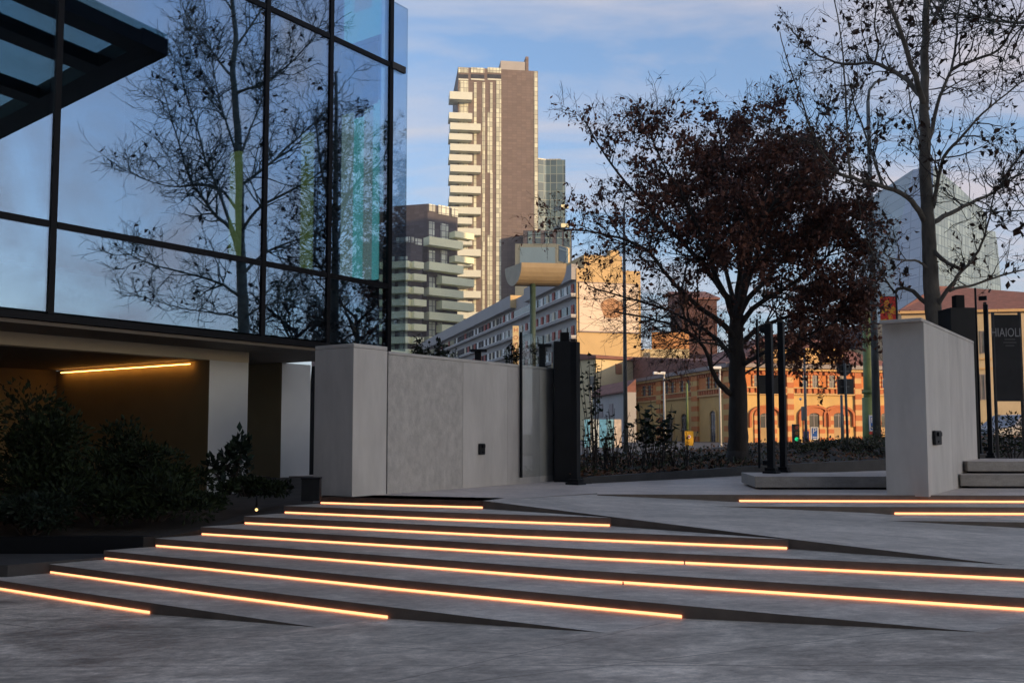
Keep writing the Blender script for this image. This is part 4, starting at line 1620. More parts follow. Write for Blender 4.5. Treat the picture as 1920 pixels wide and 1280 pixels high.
def arch_opening(face, u, vtop, vbot, wpx, vpane_top, sm, pane=MT['pane_dark'], trim=MT['stripe_red'], tw_=0.35, rise=0.45):
    """arched trim with striped jambs round a dark pane, measured on the wall"""
    t, z1 = face.px(u, vtop)
    z0 = max(0.8, face.px(u, vbot)[1])
    w = abs(face.px(u + wpx / 2, (vtop + vbot) / 2)[0] - face.px(u, (vtop + vbot) / 2)[0])
    root = None
    wi = w - tw_
    spring = z1 - tw_ - wi * rise
    n = 10
    # trim ring
    mb = MB()
    out_, in_ = [], []
    for i in range(n + 1):
        a_ = math.pi * i / n
        out_.append((t - w * math.cos(a_), spring + (w * rise + tw_ * 0.6) * math.sin(a_)))
        in_.append((t - wi * math.cos(a_), spring + wi * rise * math.sin(a_)))
    for i in range(n):
        qs = [in_[i], in_[i + 1], out_[i + 1], out_[i]]
        vs = [face.pt(a, b, 0.14) for a, b in qs] + [face.pt(a, b, -0.02) for a, b in qs]
        mb.add(vs, [(0, 1, 2, 3), (0, 4, 5, 1), (2, 6, 7, 3), (1, 5, 6, 2), (3, 7, 4, 0)], 0)
    z = z0
    k = 0
    sp_ = 0.42 if not sm else 0.22
    while z < spring - 0.01:
        z2 = min(z + sp_, spring)
        for s0_, s1_ in ((t - w, t - wi), (t + wi, t + w)):
            face.box(mb, s0_, s1_, z, z2 - 0.003, 0.13 if k % 2 else 0.15, -0.02, k % 2)
        z = z2
        k += 1
    fr = mb.build('arch_surround', [trim, MT['stone_tr']], ob)
    mb = MB()
    pts = [(t - wi + .01, z0), (t + wi - .01, z0)] + [(a - (a - t) * 0.02, b - 0.01) for a, b in in_[::-1]]
    vs = [face.pt(a, b, 0.03) for a, b in pts]
    mb.add(vs, [list(range(len(pts)))])
    pn = mb.build('window', pane, ob)
    mb = MB()
    face.box(mb, t - 0.035, t + 0.035, z0, spring + wi * rise * 0.9, 0.06, 0.031)
    for zz in (z0 + (spring - z0) * 0.5, spring):
        face.box(mb, t - wi, t + wi, zz - 0.03, zz + 0.03, 0.055, 0.031)
    g_ = mb.build('window_frame', MT['gutter'], None)
    g_.parent = pn
    return pn, t, wi, z0, spring


for u in (1434, 1525, 1571, 1660):
    pn, t, wi, z0, spg = arch_opening(OF, u, 762, 870, 40 if u != 1434 else 42, 0, False, tw_=0.62, rise=0.42)
    part('door', OF, [(t - wi * 0.92, t + wi * 0.92, z0, z0 + (spg - z0) * 0.55, 0.07, 0.05)], MT['door_wood'], ob, px=False)
    # brown hood mould around the arch
    mb = MB()
    n = 12
    w = wi + 0.95
    for i in range(n):
        a0_, a1_ = math.pi * i / n, math.pi * (i + 1) / n
        qs = []
        for a_, rr in ((a0_, 0), (a1_, 0), (a1_, 1), (a0_, 1)):
            qs.append((t - (w + 0.22 * rr) * math.cos(a_), spg + (w * 0.52 + 0.22 * rr) * math.sin(a_)))
        vs = [OF.pt(x, z, 0.26) for x, z in qs] + [OF.pt(x, z, 0) for x, z in qs]
        mb.add(vs, [(0, 1, 2, 3), (0, 4, 5, 1), (2, 6, 7, 3)])
    for s in (-1, 1):
        OF.box(mb, t + s * (w + 0.11) - 0.11, t + s * (w + 0.11) + 0.11, spg - 1.1, spg - 0.002, 0.26)
    mb.build('hood_mould', MT['stripe_red'], ob)
for u in (1418, 1508, 1527, 1558.5, 1578, 1641, 1660, 1690):
    arch_opening(OF, u, 699, 727, 17, 0, True, pane=MT['pane_grey'], tw_=0.17, rise=0.35)
for u in (1209, 1219, 1251, 1262, 1280, 1292, 1330, 1343):
    arch_opening(OS, u, 706 if u < 1240 else (702 if u < 1300 else 694), 742 if u < 1240 else (738 if u < 1300 else 731), 9.5, 0, True, tw_=0.26, rise=0.5, pane=MT['pane_dark'])
for u in (1214, 1257, 1284, 1338):
    arch_opening(OS, u, 770 if u < 1300 else 764, 858, 15, 0, False, tw_=0.3, rise=0.5, trim=MT['ochre2'])

# ------------------------------------------------------------------ beige palazzo at right
Yp = 128.0
pa, pb_ = at(1690, 590, Yp + 2), at(1862, 584, Yp)
PFc = Face(pa, pb_ - pa)
pal = thing('beige_palazzo', 'beige old building with tall windows and brown roof behind the right concrete wall', 'building', (pa.x + 4, pa.y, 0.78))
zp = pb_.z
pa_, pb2 = Vector((pa.x, pa.y, 0)), Vector((pb_.x, pb_.y, 0))
pc_ = pb2 + Vector((0.93, -0.36, 0)) * 0 + Vector((5.0, -4.0, 0))
MT['palw'] = simple('beige_render', (0.50, 0.39, 0.24), 0.85, 0.1, 0.5)
corner_box('wall', [pa_, pb2, pb2 + Vector((24, -4.3, 0)), pb2 + Vector((24, 18, 0)), pa_ - PFc.m * 18], 0.7, zp, MT['palw'], pal)
part('cornice', PFc, [(-0.5, (pb2 - pa_).length + 0.4, zp - 0.1, zp + 0.25, 0.6)], MT['stone_tr'], pal, px=False)
PR = Face(pb2, Vector((24, -4.3, 0)))
part('cornice', PR, [(0.45, 24, zp - 0.1, zp + 0.25, 0.6)], MT['stone_tr'], pal, px=False)
mb = MB()
bs = [pa_ + PFc.m * .6 - PFc.d * .5, pb2 + PFc.m * .6, pb2 + Vector((24, -4.9, 0)), pb2 + Vector((24, 18, 0)), pa_ - PFc.m * 18]
ap = at(1755, 536, Yp + 8)
vs = [Vector((p.x, p.y, zp + 0.26)) for p in bs] + [ap, ap + Vector((2.2, 0.5, 0))]
mb.add(vs, [(0, 1, 6, 5), (1, 2, 6), (2, 3, 6), (3, 4, 5, 6), (4, 0, 5)])
mb.build('roof', MT['roofred'], pal)
for u0, u1 in ((1700, 1716), (1734, 1750), (1766, 1782), (1800, 1816), (1839, 1853)):
    for v0, v1 in ((622, 661), (703, 748)):
        tq0, zq1 = PFc.px(u0, v0)
        tq1, zq0 = PFc.px(u1, v1)
        mb = MB()
        PFc.box(mb, tq0, tq1, zq0, zq1, 0.05)
        wn_ = mb.build('window', MT['pane_grey'], pal)
        mb = MB()
        for x0, x1, y0, y1 in ((tq0 - .12, tq0, zq0 - .1, zq1 + .12), (tq1, tq1 + .12, zq0 - .1, zq1 + .12), (tq0, tq1, zq1, zq1 + .12), (tq0, tq1, zq0 - .1, zq0), ((tq0 + tq1) / 2 - .05, (tq0 + tq1) / 2 + .05, zq0, zq1)):
            PFc.box(mb, x0, x1, y0, y1, 0.12, 0.0)
        fo = mb.build('window_frame', MT['gutter'], None)
        fo.parent = wn_
for v in (672, 690):
    part('string_course', PFc, [(1690, v + 3, 1862, v, 0.2)], MT['stone_tr'], pal)
for u in (1878, 1890, 1902, 1912):
    part('chimney', PR, [(u - 2, 592, u + 2, 583, -1.5, -2.2)], MT['roofred'], pal)

# ------------------------------------------------------------------ faceted glass tower far right
Yx = 400.0
MT['dia_l'] = gridmat('blue_curtain_wall', (0.25, 0.30, 0.40), (0.17, 0.205, 0.28), (4.2, 4.4), 0.10, 0.2, 0.6, 0.12, ax=(0.8, 0.6))  # wall bases lightened to paint haze over the far tower
MT['dia_r'] = gridmat('pale_curtain_wall', (0.16, 0.215, 0.235), (0.07, 0.105, 0.12), (2.6, 4.4), 0.18, 0.25, 0.6, 0.3)
dia = thing('glass_tower', 'faceted blue glass tower with a slanted top behind the right bare tree', 'tower', (at(1750, 700, Yx).x, Yx, 0.78))
def pz(u, v, Y):
    return at(u, v, Y)
rt, rb = pz(1750, 311, Yx), pz(1747, 845, Yx)
l1, l2, l3, l4 = pz(1712, 318, Yx + 30), pz(1692, 403, Yx + 30), pz(1677, 487, Yx + 30), pz(1670, 845, Yx + 30)
r_ = [pz(1796, 349, Yx + 22), pz(1823, 375, Yx + 36), pz(1850, 401, Yx + 48), pz(1862, 560, Yx + 48), pz(1864, 845, Yx + 48)]
bk = Vector((0, 45, 0))
nl = (rb - rt).cross(l3 - rt).normalized()
l1, l2, l3, l4 = [onplane(u, v, rt, nl) for u, v in ((1712, 318), (1692, 403), (1677, 487), (1670, 845))]
nr = (rb - rt).cross(r_[2] - rt).normalized()
r_ = [onplane(u, v, rt, nr) for u, v in ((1796, 349), (1823, 375), (1850, 401), (1851, 432), (1866, 434), (1871, 462), (1877, 539), (1890, 845))]
mb = MB()
left = [rt, l1, l2, l3, l4, rb]
right = [rt, rb] + r_[::-1]
mb.add(left, [list(range(len(left)))], 0)
mb.add(right, [list(range(len(right)))], 1)
bp_ = [l4, l3, l2, l1, rt] + r_
for i in range(len(bp_) - 1):
    a, b = bp_[i], bp_[i + 1]
    mb.add([a, b, b + bk, a + bk], [(0, 1, 2, 3)], 1)
mb.build('glazing', [MT['dia_l'], MT['dia_r']], dia)

# ------------------------------------------------------------------ unseen blocks added outside the frame to shade the scene
OFFB = simple('blocker_grey', (0.16, 0.155, 0.15), 0.7, 0.15, 0.3)


def blocker(x0, x1, y0, y1, zt, label):
    root = thing('shade_block', label, 'building', ((x0 + x1) / 2, (y0 + y1) / 2, 0))
    mb = MB()
    mb.box(((x0 + x1) / 2, (y0 + y1) / 2, zt / 2), (x1 - x0, y1 - y0, zt))
    mb.build('wall', OFFB, root)
    z = 3.5
    while z < zt - 2:
        mb = MB()
        mb.box(((x0 + x1) / 2, y1 + 0.02, z + 0.8), (x1 - x0 - 2, 0.1, 1.6))
        mb.build('window_band', MT['pane_dark'], root)
        z += 3.6


blocker(-75, 16, -46, -19, 33, 'wide tall grey office straight behind the viewer, unseen, added for shade')
o_ = thing('shade_tower', 'broad distant office slab far behind and right of the viewer, unseen, added for shade', 'building', (162.5, -117, 0))
mb = MB()
mb.box((162.5, -117, 22.5), (18, 50, 45), math.atan2(-0.616, 0.788))
mb.build('wall', OFFB, o_)
o_ = thing('shade_tower', 'tall slim office tower far off right, unseen, added to shade the dark tower', 'tower', (117, 146, 0))
mb = MB()
mb.box((117, 146, 45), (24, 24, 90), R(38))
mb.build('wall', OFFB, o_)

# ================================================================== trees
class Tree:
    def __init__(self, seed):
        self.r = random.Random(seed)
        self.big, self.small, self.leafb, self.ballb = MB(), MB(), MB(), MB()
        self.tips = []

    def vec(self, s=1.0):
        r = self.r
        return Vector((r.gauss(0, s), r.gauss(0, s), r.gauss(0, s)))

    def limb(self, pts, r0, r1, sides=7, sub=3):
        """smooth limb through measured points"""
        P = [Vector(p) for p in pts]
        out = []
        for i in range(len(P) - 1):
            p0, p1, p2, p3 = P[max(i - 1, 0)], P[i], P[i + 1], P[min(i + 2, len(P) - 1)]
            for k in range(sub):
                t = k / sub
                out.append(0.5 * ((2 * p1) + (p2 - p0) * t + (2 * p0 - 5 * p1 + 4 * p2 - p3) * t * t + (3 * p1 - p0 - 3 * p2 + p3) * t ** 3))
        out.append(P[-1])
        n = len(out)
        j = min(r0 * 0.35, 0.018)
        out = [o if i in (0,) else o + self.vec(j * 0.5) for i, o in enumerate(out)]
        rr = [r0 + (r1 - r0) * (i / (n - 1)) ** 0.8 for i in range(n)]
        self.big.tube(out, rr, sides, caps=True)
        return out, rr

    def shoot(self, p, d, ln, r, lvl, cfg):
        c = cfg[lvl]
        n = c['seg']
        pts, rads = [p], [r]
        q = p.copy()
        dd = d.normalized()
        for i in range(n):
            dd = (dd + self.vec(c['wob']) + Vector((0, 0, c['up']))).normalized()
            q = q + dd * (ln / n)
            pts.append(q.copy())
            rads.append(max(c['rmin'], r * (1 - 0.75 * (i + 1) / n)))
        (self.big if lvl == 0 and r > 0.03 else self.small).tube(pts, rads, 5 if r > 0.02 else (4 if r > 0.008 else 3), caps=False)
        self.tips.append((lvl, pts))
        if lvl + 1 < len(cfg):
            k = c['kids'] + (self.r.random() < (c['kids'] % 1))
            for _ in range(int(k)):
                f = self.r.uniform(c.get('f0', 0.2), 1.0)
                x = f * n
                i = min(int(x), n - 1)
                b = pts[i].lerp(pts[i + 1], x - i)
                dirn = (pts[i + 1] - pts[i]).normalized()
                side = dirn.cross(self.vec()).normalized()
                ang = R(self.r.uniform(*c['ang']))
                nd = dirn * math.cos(ang) + side * math.sin(ang)
                self.shoot(b, nd, ln * self.r.uniform(*c['len']), max(cfg[lvl + 1]['rmin'], rads[i] * c['rk']), lvl + 1, cfg)

    def clothe(self, limb, cfg, count, f0, l0, r0, out_from=None, upb=0.15, ang=(35, 75)):
        pts, rr = limb
        n = len(pts) - 1
        for _ in range(count):
            f = self.r.uniform(f0, 1.0)
            x = f * n
            i = min(int(x), n - 1)
            b = pts[i].lerp(pts[i + 1], x - i)
            dirn = (pts[i + 1] - pts[i]).normalized()
            side = dirn.cross(self.vec()).normalized()
            a_ = R(self.r.uniform(*ang))
            nd = dirn * math.cos(a_) + side * math.sin(a_) + Vector((0, 0, upb))
            self.shoot(b, nd, l0 * self.r.uniform(0.65, 1.25) * (1.15 - 0.5 * f), min(rr[i] * 0.6, r0), 0, cfg)

    def leaves(self, fn, size, per, droop=0.5):
        r = self.r
        for lvl, pts in self.tips:
            mid = pts[len(pts) // 2]
            k = fn(lvl, mid)
            if k <= 0:
                continue
            m_ = int(k * per + r.random())
            if m_ <= 0:
                continue
            for _ in range(m_):
                x = r.random() * (len(pts) - 1)
                i = min(int(x), len(pts) - 2)
                b = pts[i].lerp(pts[i + 1], x - i) + self.vec(0.035)
                d = (self.vec(0.7) + Vector((0, 0, -droop))).normalized()
                s = d.cross(self.vec()).normalized()
                z = size * r.choice((0.55, 0.8, 1.0, 1.25, 1.6)) * r.uniform(0.8, 1.2)
                self.leafb.leaf(b, d, s, z, z * r.uniform(0.4, 0.7), fold=r.uniform(-0.5, 0.5))

    def balls(self, prob, rad, hang):
        r = self.r
        for lvl, pts in self.tips:
            if r.random() < prob:
                p = pts[-1]
                q = p - Vector((0, 0, hang * r.uniform(0.5, 1.3)))
                self.small.tube([p, q], [0.0025, 0.002], 3, caps=False)
                self.ballb.ball(q, rad * r.uniform(0.8, 1.2))

    def finish(self, name, label, base, bark, twig, leafm, group=None, ballm=None):
        root = thing(name, label, 'tree', base, group)
        self.big.build('trunk', bark, root)
        self.small.build('branches', twig, root)
        if self.leafb.v:
            self.leafb.build('leaves', leafm, root)
        if self.ballb.v:
            o = self.ballb.build('seed_balls', ballm or leafm, root)
            o['kind'] = 'stuff'
        return root


# ---- the brown-leaved oak
Yk = 21.5
tk = Tree(11)
_jr = random.Random(5)


def P(u, v, dy=0.0, Y=None):
    return at(u, v, (Y or Yk) + dy)


base = P(1384, 866)
trunk = tk.limb([P(1384, 874), P(1384, 850), P(1384, 800), P(1384, 740), P(1382, 690), P(1380, 640), P(1381, 590)], 0.27, 0.165, 12)
# root flare
tk.big.tube([P(1384, 878), P(1384, 862), P(1384, 845)], [0.36, 0.31, 0.262], 12)
cfg_oak = [
    dict(seg=6, wob=0.13, up=0.035, rmin=0.006, kids=5.5, f0=0.15, ang=(25, 60), len=(0.4, 0.72), rk=0.62),
    dict(seg=4, wob=0.16, up=0.03, rmin=0.0045, kids=4.0, f0=0.2, ang=(25, 65), len=(0.4, 0.75), rk=0.62),
    dict(seg=3, wob=0.2, up=0.02, rmin=0.0032, kids=1.2, f0=0.3, ang=(25, 60), len=(0.5, 0.85), rk=0.7),
    dict(seg=2, wob=0.2, up=0.02, rmin=0.0028, kids=0, ang=(20, 60), len=(.5, .8), rk=.7)]
limbs = [
    # (pixel points with depth offset), r0, r1, count, f0, length
    ([(1378, 745, 0), (1356, 727, -.15), (1345, 713, -.3), (1333, 690, -.5), (1325, 660, -.7), (1305, 635, -.9), (1262, 610, -1.2), (1215, 596, -1.5), (1150, 585, -1.8)], .075, .018, 11, .3, 1.2),
    ([(1376, 680, 0), (1358, 650, .3), (1335, 628, .6), (1290, 600, .9), (1235, 575, 1.2), (1171, 558, 1.4), (1099, 535, 1.6)], .07, .015, 13, .25, 1.25),
    ([(1380, 640, 0), (1360, 610, -.3), (1323, 585, -.5), (1290, 556, -.7), (1255, 522, -.8), (1213, 470, -1.0), (1162, 447, -1.2), (1100, 433, -1.4), (1040, 430, -1.5)], .08, .013, 15, .3, 1.25),
    ([(1381, 600, 0), (1365, 560, .2), (1340, 525, .4), (1319, 500, .5), (1276, 450, .8), (1213, 387, 1.0), (1162, 328, 1.2), (1120, 268, 1.3), (1095, 225, 1.3)], .095, .012, 20, .3, 1.2),
    ([(1381, 610, 0), (1362, 560, -.4), (1335, 500, -.8), (1310, 430, -1.1), (1275, 360, -1.4), (1240, 300, -1.5), (1215, 240, -1.6)], .08, .012, 18, .3, 1.2),
    ([(1381, 590, 0), (1384, 545, .1), (1388, 490, .2), (1385, 430, .4), (1372, 360, .5), (1355, 290, .7), (1345, 220, .7)], .10, .012, 20, .25, 1.15),
    ([(1382, 590, 0), (1392, 545, -.2), (1405, 480, -.4), (1422, 400, -.6), (1436, 330, -.8), (1440, 260, -.8), (1450, 195, -.8)], .095, .012, 20, .25, 1.15),
    ([(1383, 600, 0), (1402, 560, .3), (1440, 520, .6), (1480, 470, .9), (1515, 410, 1.1), (1535, 340, 1.2), (1548, 280, 1.2)], .085, .013, 20, .25, 1.2),
    ([(1383, 620, 0), (1410, 580, -.4), (1455, 550, -.8), (1510, 515, -1.1), (1560, 470, -1.3), (1590, 420, -1.4)], .08, .013, 19, .25, 1.2),
    ([(1384, 650, 0), (1415, 620, .4), (1460, 600, .8), (1520, 580, 1.1), (1575, 555, 1.3), (1625, 520, 1.4)], .075, .013, 18, .25, 1.15),
    ([(1386, 690, 0), (1420, 668, -.5), (1465, 645, -.8), (1520, 625, -1.1), (1575, 600, -1.2), (1625, 580, -1.3)], .06, .012, 16, .3, 1.0),
    ([(1387, 705, 0), (1416, 690, .3), (1450, 672, .5), (1500, 655, .8)], .035, .01, 6, .4, .8),
    ([(1381, 600, 0), (1370, 540, .9), (1350, 470, 1.6), (1330, 400, 2.0), (1318, 320, 2.2)], .08, .012, 14, .3, 1.1),
    ([(1381, 600, 0), (1400, 540, 1.0), (1430, 450, 1.8), (1470, 370, 2.2), (1500, 290, 2.3)], .08, .012, 16, .3, 1.1),
    ([(1381, 600, 0), (1395, 540, -1.0), (1412, 460, -1.8), (1450, 380, -2.2), (1500, 330, -2.4)], .08, .012, 16, .3, 1.1),
    ([(1375, 660, 0), (1345, 645, -.8), (1300, 640, -1.5), (1255, 630, -2)], .04, .01, 8, .4, .9),
]
for pts, r0, r1, cnt, f0, ln in limbs:
    lb = tk.limb([P(u, v, dy) for u, v, dy in pts], r0, r1, 7)
    tk.clothe(lb, cfg_oak, int(cnt * 1.45), f0, ln * 1.05, 0.022)


def oak_density(lvl, p):
    if lvl < 1:
        return 0
    u, v = project(p)
    d = 0.0
    # bare left and top fringe, heavy right half
    d += 1.0 / (1 + math.exp(-(u - 1285) / 50.0))
    d = 0.62 + 0.38 * d
    if v < 235:
        d *= max(0.04, (v - 165) / 70.0)
    if u < 1190:
        d *= 0.55
    if v > 440 and u < 1300:
        d *= 0.5
    if v > 500 and u < 1400:
        d *= max(0.14, 0.95 - (v - 500) / 90.0)
    if v > 560 and 1390 < u < 1470:
        d *= 0.4
    if u > 1630:
        d *= 0.3
    # clumps
    n_ = math.sin(p.x * 4.1 + 1.3) * math.sin(p.z * 4.7 + 0.4) + 0.6 * math.sin(p.x * 9.0 + p.y * 3.0) * math.sin(p.z * 8.2)
    d *= 0.80 + 0.75 * n_
    return max(0, d)


tk.leaves(oak_density, 0.090, 4.6, 0.55)
tk.finish('oak_tree', 'round crowned oak still holding dense brown leaves, in the middle behind the gates', base, MT['bark'], MT['twig'], MT['oak_leaf'])

# ---- bare plane trees
cfg_pl = [
    dict(seg=7, wob=0.20, up=0.06, rmin=0.006, kids=4.5, f0=0.2, ang=(30, 70), len=(0.4, 0.75), rk=0.6),
    dict(seg=5, wob=0.24, up=0.05, rmin=0.0045, kids=2.6, f0=0.25, ang=(30, 70), len=(0.4, 0.8), rk=0.6),
    dict(seg=4, wob=0.26, up=0.05, rmin=0.0035, kids=0, ang=(30, 70), len=(.5, .8), rk=.6)]
Yl = 18.5
tp = Tree(23)


def Q(u, v, dy=0.0):
    return at(u, v, Yl + dy)


bp0 = Q(1760, 850)
tp.limb([Vector((bp0.x, bp0.y, 0.95)), Q(1758, 700), Q(1755, 620), Q(1748, 560), Q(1744, 500), Q(1741, 440), Q(1738, 380), Q(1736, 317), Q(1734, 250), Q(1732, 190), Q(1733, 120), Q(1737, 50), Q(1738, -20), Q(1742, -120), Q(1748, -220)], .20, .045, 12)
pl_limbs = [
    ([(1737, 420, 0), (1715, 385, -.2), (1692, 363, -.4), (1647, 347, -.6), (1601, 335, -.8), (1574, 326, -.9)], .062, .03, 9, .3, 1.3),
    ([(1594, 330, -.85), (1590, 280, -.85), (1588, 227, -.8), (1583, 136, -.8), (1575, 60, -.8), (1560, -20, -.8)], .028, .010, 14, .1, 1.2),
    ([(1574, 326, -.9), (1545, 290, -.9), (1520, 240, -1.0), (1500, 180, -1.0), (1478, 120, -1.0), (1462, 60, -1.0)], .026, .008, 13, .1, 1.1),
    ([(1655, 349, -.6), (1638, 295, -.2), (1622, 250, .1), (1602, 195, .3), (1590, 140, .4)], .032, .01, 10, .15, 1.1),
    ([(1733, 187, 0), (1716, 168, .2), (1692, 143, .4), (1656, 125, .6), (1633, 117, .7), (1592, 120, .9), (1551, 112, 1.1), (1510, 85, 1.2), (1480, 50, 1.2)], .06, .012, 16, .25, 1.2),
    ([(1640, 117, .7), (1647, 86, .6), (1640, 50, .5), (1645, 0, .5), (1650, -60, .5)], .026, .01, 7, .1, 1.0),
    ([(1734, 200, 0), (1722, 160, -.2), (1701, 104, -.4), (1681, 40, -.6), (1662, -10, -.7), (1640, -80, -.8)], .07, .025, 10, .3, 1.2),
    ([(1738, 280, 0), (1752, 225, .2), (1764, 181, .3), (1783, 131, .5), (1792, 82, .6), (1797, 30, .7), (1805, -40, .8)], .05, .014, 12, .3, 1.2),
    ([(1783, 132, .5), (1800, 122, .4), (1828, 112, .3), (1873, 95, .2), (1900, 50, .1), (1925, 15, 0), (1960, -40, 0)], .042, .014, 14, .15, 1.2),
    ([(1748, 390, 0), (1757, 350, -.3), (1769, 297, -.6), (1796, 263, -.9), (1830, 225, -1.1), (1870, 190, -1.2), (1920, 150, -1.3)], .048, .012, 15, .2, 1.2),
    ([(1750, 417, 0), (1783, 399, .3), (1819, 381, .5), (1864, 360, .8), (1890, 325, 1.0), (1920, 285, 1.1), (1970, 240, 1.2)], .055, .014, 14, .25, 1.2),
    ([(1745, 462, 0), (1765, 485, -.3), (1785, 497, -.5), (1805, 506, -.6)], .045, .035, 2, .5, .7),
    ([(1755, 580, 0), (1770, 553, -.3), (1790, 525, -.5), (1808, 503, -.6), (1828, 480, -.6), (1846, 444, -.7), (1856, 400, -.7), (1868, 350, -.8)], .05, .012, 10, .4, 1.0),
    ([(1780, 545, -.4), (1800, 538, -.4), (1828, 534, -.3), (1873, 518, -.2), (1920, 506, -.1), (1960, 500, 0)], .035, .012, 9, .3, .9),
    ([(1750, 585, 0), (1728, 560, .2), (1704, 542, .4), (1690, 540, .5), (1678, 549, .6)], .05, .032, 1, .6, .6),
    ([(1678, 549, .6), (1663, 528, .6), (1645, 495, .7), (1628, 455, .7), (1614, 400, .8), (1606, 360, .8)], .024, .009, 9, .15, .9),
    ([(1742, 505, 0), (1722, 490, -.4), (1700, 488, -.6), (1672, 484, -.8), (1652, 470, -.9)], .03, .009, 7, .2, .9),
    ([(1737, 330, 0), (1728, 280, .6), (1712, 220, 1.0), (1700, 150, 1.3)], .035, .01, 8, .3, 1.1),
    ([(1737, 60, 0), (1760, 20, .3), (1785, -40, .5)], .035, .012, 6, .2, 1.1),
]
for pts, r0, r1, cnt, f0, ln in pl_limbs:
    lb = tp.limb([Q(u, v, dy) for u, v, dy in pts], r0, r1, 7)
    tp.clothe(lb, cfg_pl, cnt, f0, ln * 0.92, 0.017, upb=0.25)
tp.leaves(lambda lvl, p: (0.9 if tp.r.random() < 0.24 else 0), 0.10, 3, 0.8)
tp.balls(0.12, 0.020, 0.07)
tp.finish('plane_tree', 'bare plane tree with a few dry leaves and seed balls rising behind the right wall', bp0, MT['plane_bark'], MT['plane_twig'], MT['plane_leaf'], 'bare plane trees')

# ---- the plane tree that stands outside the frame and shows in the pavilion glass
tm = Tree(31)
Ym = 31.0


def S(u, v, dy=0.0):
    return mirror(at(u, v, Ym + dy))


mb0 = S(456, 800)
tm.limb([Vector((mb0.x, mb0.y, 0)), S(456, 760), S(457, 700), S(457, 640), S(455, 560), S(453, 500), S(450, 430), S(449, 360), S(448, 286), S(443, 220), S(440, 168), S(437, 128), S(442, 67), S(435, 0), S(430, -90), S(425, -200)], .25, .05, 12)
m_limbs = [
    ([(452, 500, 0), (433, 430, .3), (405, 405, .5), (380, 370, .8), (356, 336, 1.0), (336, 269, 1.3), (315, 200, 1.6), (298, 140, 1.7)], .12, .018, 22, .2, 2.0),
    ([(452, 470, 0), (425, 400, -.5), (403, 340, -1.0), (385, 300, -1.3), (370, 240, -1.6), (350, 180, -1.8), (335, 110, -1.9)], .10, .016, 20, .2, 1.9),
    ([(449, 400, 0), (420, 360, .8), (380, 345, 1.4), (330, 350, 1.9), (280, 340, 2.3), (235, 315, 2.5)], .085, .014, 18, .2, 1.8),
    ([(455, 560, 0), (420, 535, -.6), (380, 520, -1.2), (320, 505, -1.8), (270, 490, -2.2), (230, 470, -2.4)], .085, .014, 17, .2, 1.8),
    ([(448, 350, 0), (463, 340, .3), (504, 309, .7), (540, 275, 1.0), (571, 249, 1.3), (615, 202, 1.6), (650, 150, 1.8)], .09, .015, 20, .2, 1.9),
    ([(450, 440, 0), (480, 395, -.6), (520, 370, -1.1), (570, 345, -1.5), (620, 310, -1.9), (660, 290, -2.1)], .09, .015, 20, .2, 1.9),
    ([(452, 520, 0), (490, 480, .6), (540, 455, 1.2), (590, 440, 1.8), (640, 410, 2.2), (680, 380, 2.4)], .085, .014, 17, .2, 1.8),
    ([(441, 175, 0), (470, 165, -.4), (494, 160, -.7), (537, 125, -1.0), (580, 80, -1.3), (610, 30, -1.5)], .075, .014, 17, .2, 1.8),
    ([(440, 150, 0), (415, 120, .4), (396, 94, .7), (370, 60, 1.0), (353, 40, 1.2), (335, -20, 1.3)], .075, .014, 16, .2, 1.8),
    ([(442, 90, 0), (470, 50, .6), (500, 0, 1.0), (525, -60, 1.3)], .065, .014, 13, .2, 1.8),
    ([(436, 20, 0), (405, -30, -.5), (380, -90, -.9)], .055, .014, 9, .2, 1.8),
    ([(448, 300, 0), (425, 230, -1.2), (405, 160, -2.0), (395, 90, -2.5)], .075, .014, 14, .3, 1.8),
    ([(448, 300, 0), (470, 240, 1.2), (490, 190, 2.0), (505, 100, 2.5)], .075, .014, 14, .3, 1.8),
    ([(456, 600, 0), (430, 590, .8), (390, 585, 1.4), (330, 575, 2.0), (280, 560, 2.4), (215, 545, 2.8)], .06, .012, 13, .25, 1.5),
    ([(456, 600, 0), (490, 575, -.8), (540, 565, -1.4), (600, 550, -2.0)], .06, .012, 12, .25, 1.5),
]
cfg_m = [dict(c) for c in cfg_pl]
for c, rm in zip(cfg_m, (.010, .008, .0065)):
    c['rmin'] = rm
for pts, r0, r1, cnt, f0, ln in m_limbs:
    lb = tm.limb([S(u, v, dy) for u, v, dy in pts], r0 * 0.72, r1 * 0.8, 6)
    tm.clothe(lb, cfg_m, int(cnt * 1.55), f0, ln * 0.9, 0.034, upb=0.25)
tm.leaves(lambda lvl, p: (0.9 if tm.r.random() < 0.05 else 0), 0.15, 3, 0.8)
tm.finish('plane_tree', 'bare plane tree seen only as a dark reflection in the glass pavilion', Vector((mb0.x, mb0.y, 0)), MT['pale_bark'], MT['pale_twig'], MT['plane_leaf'], 'bare plane trees')

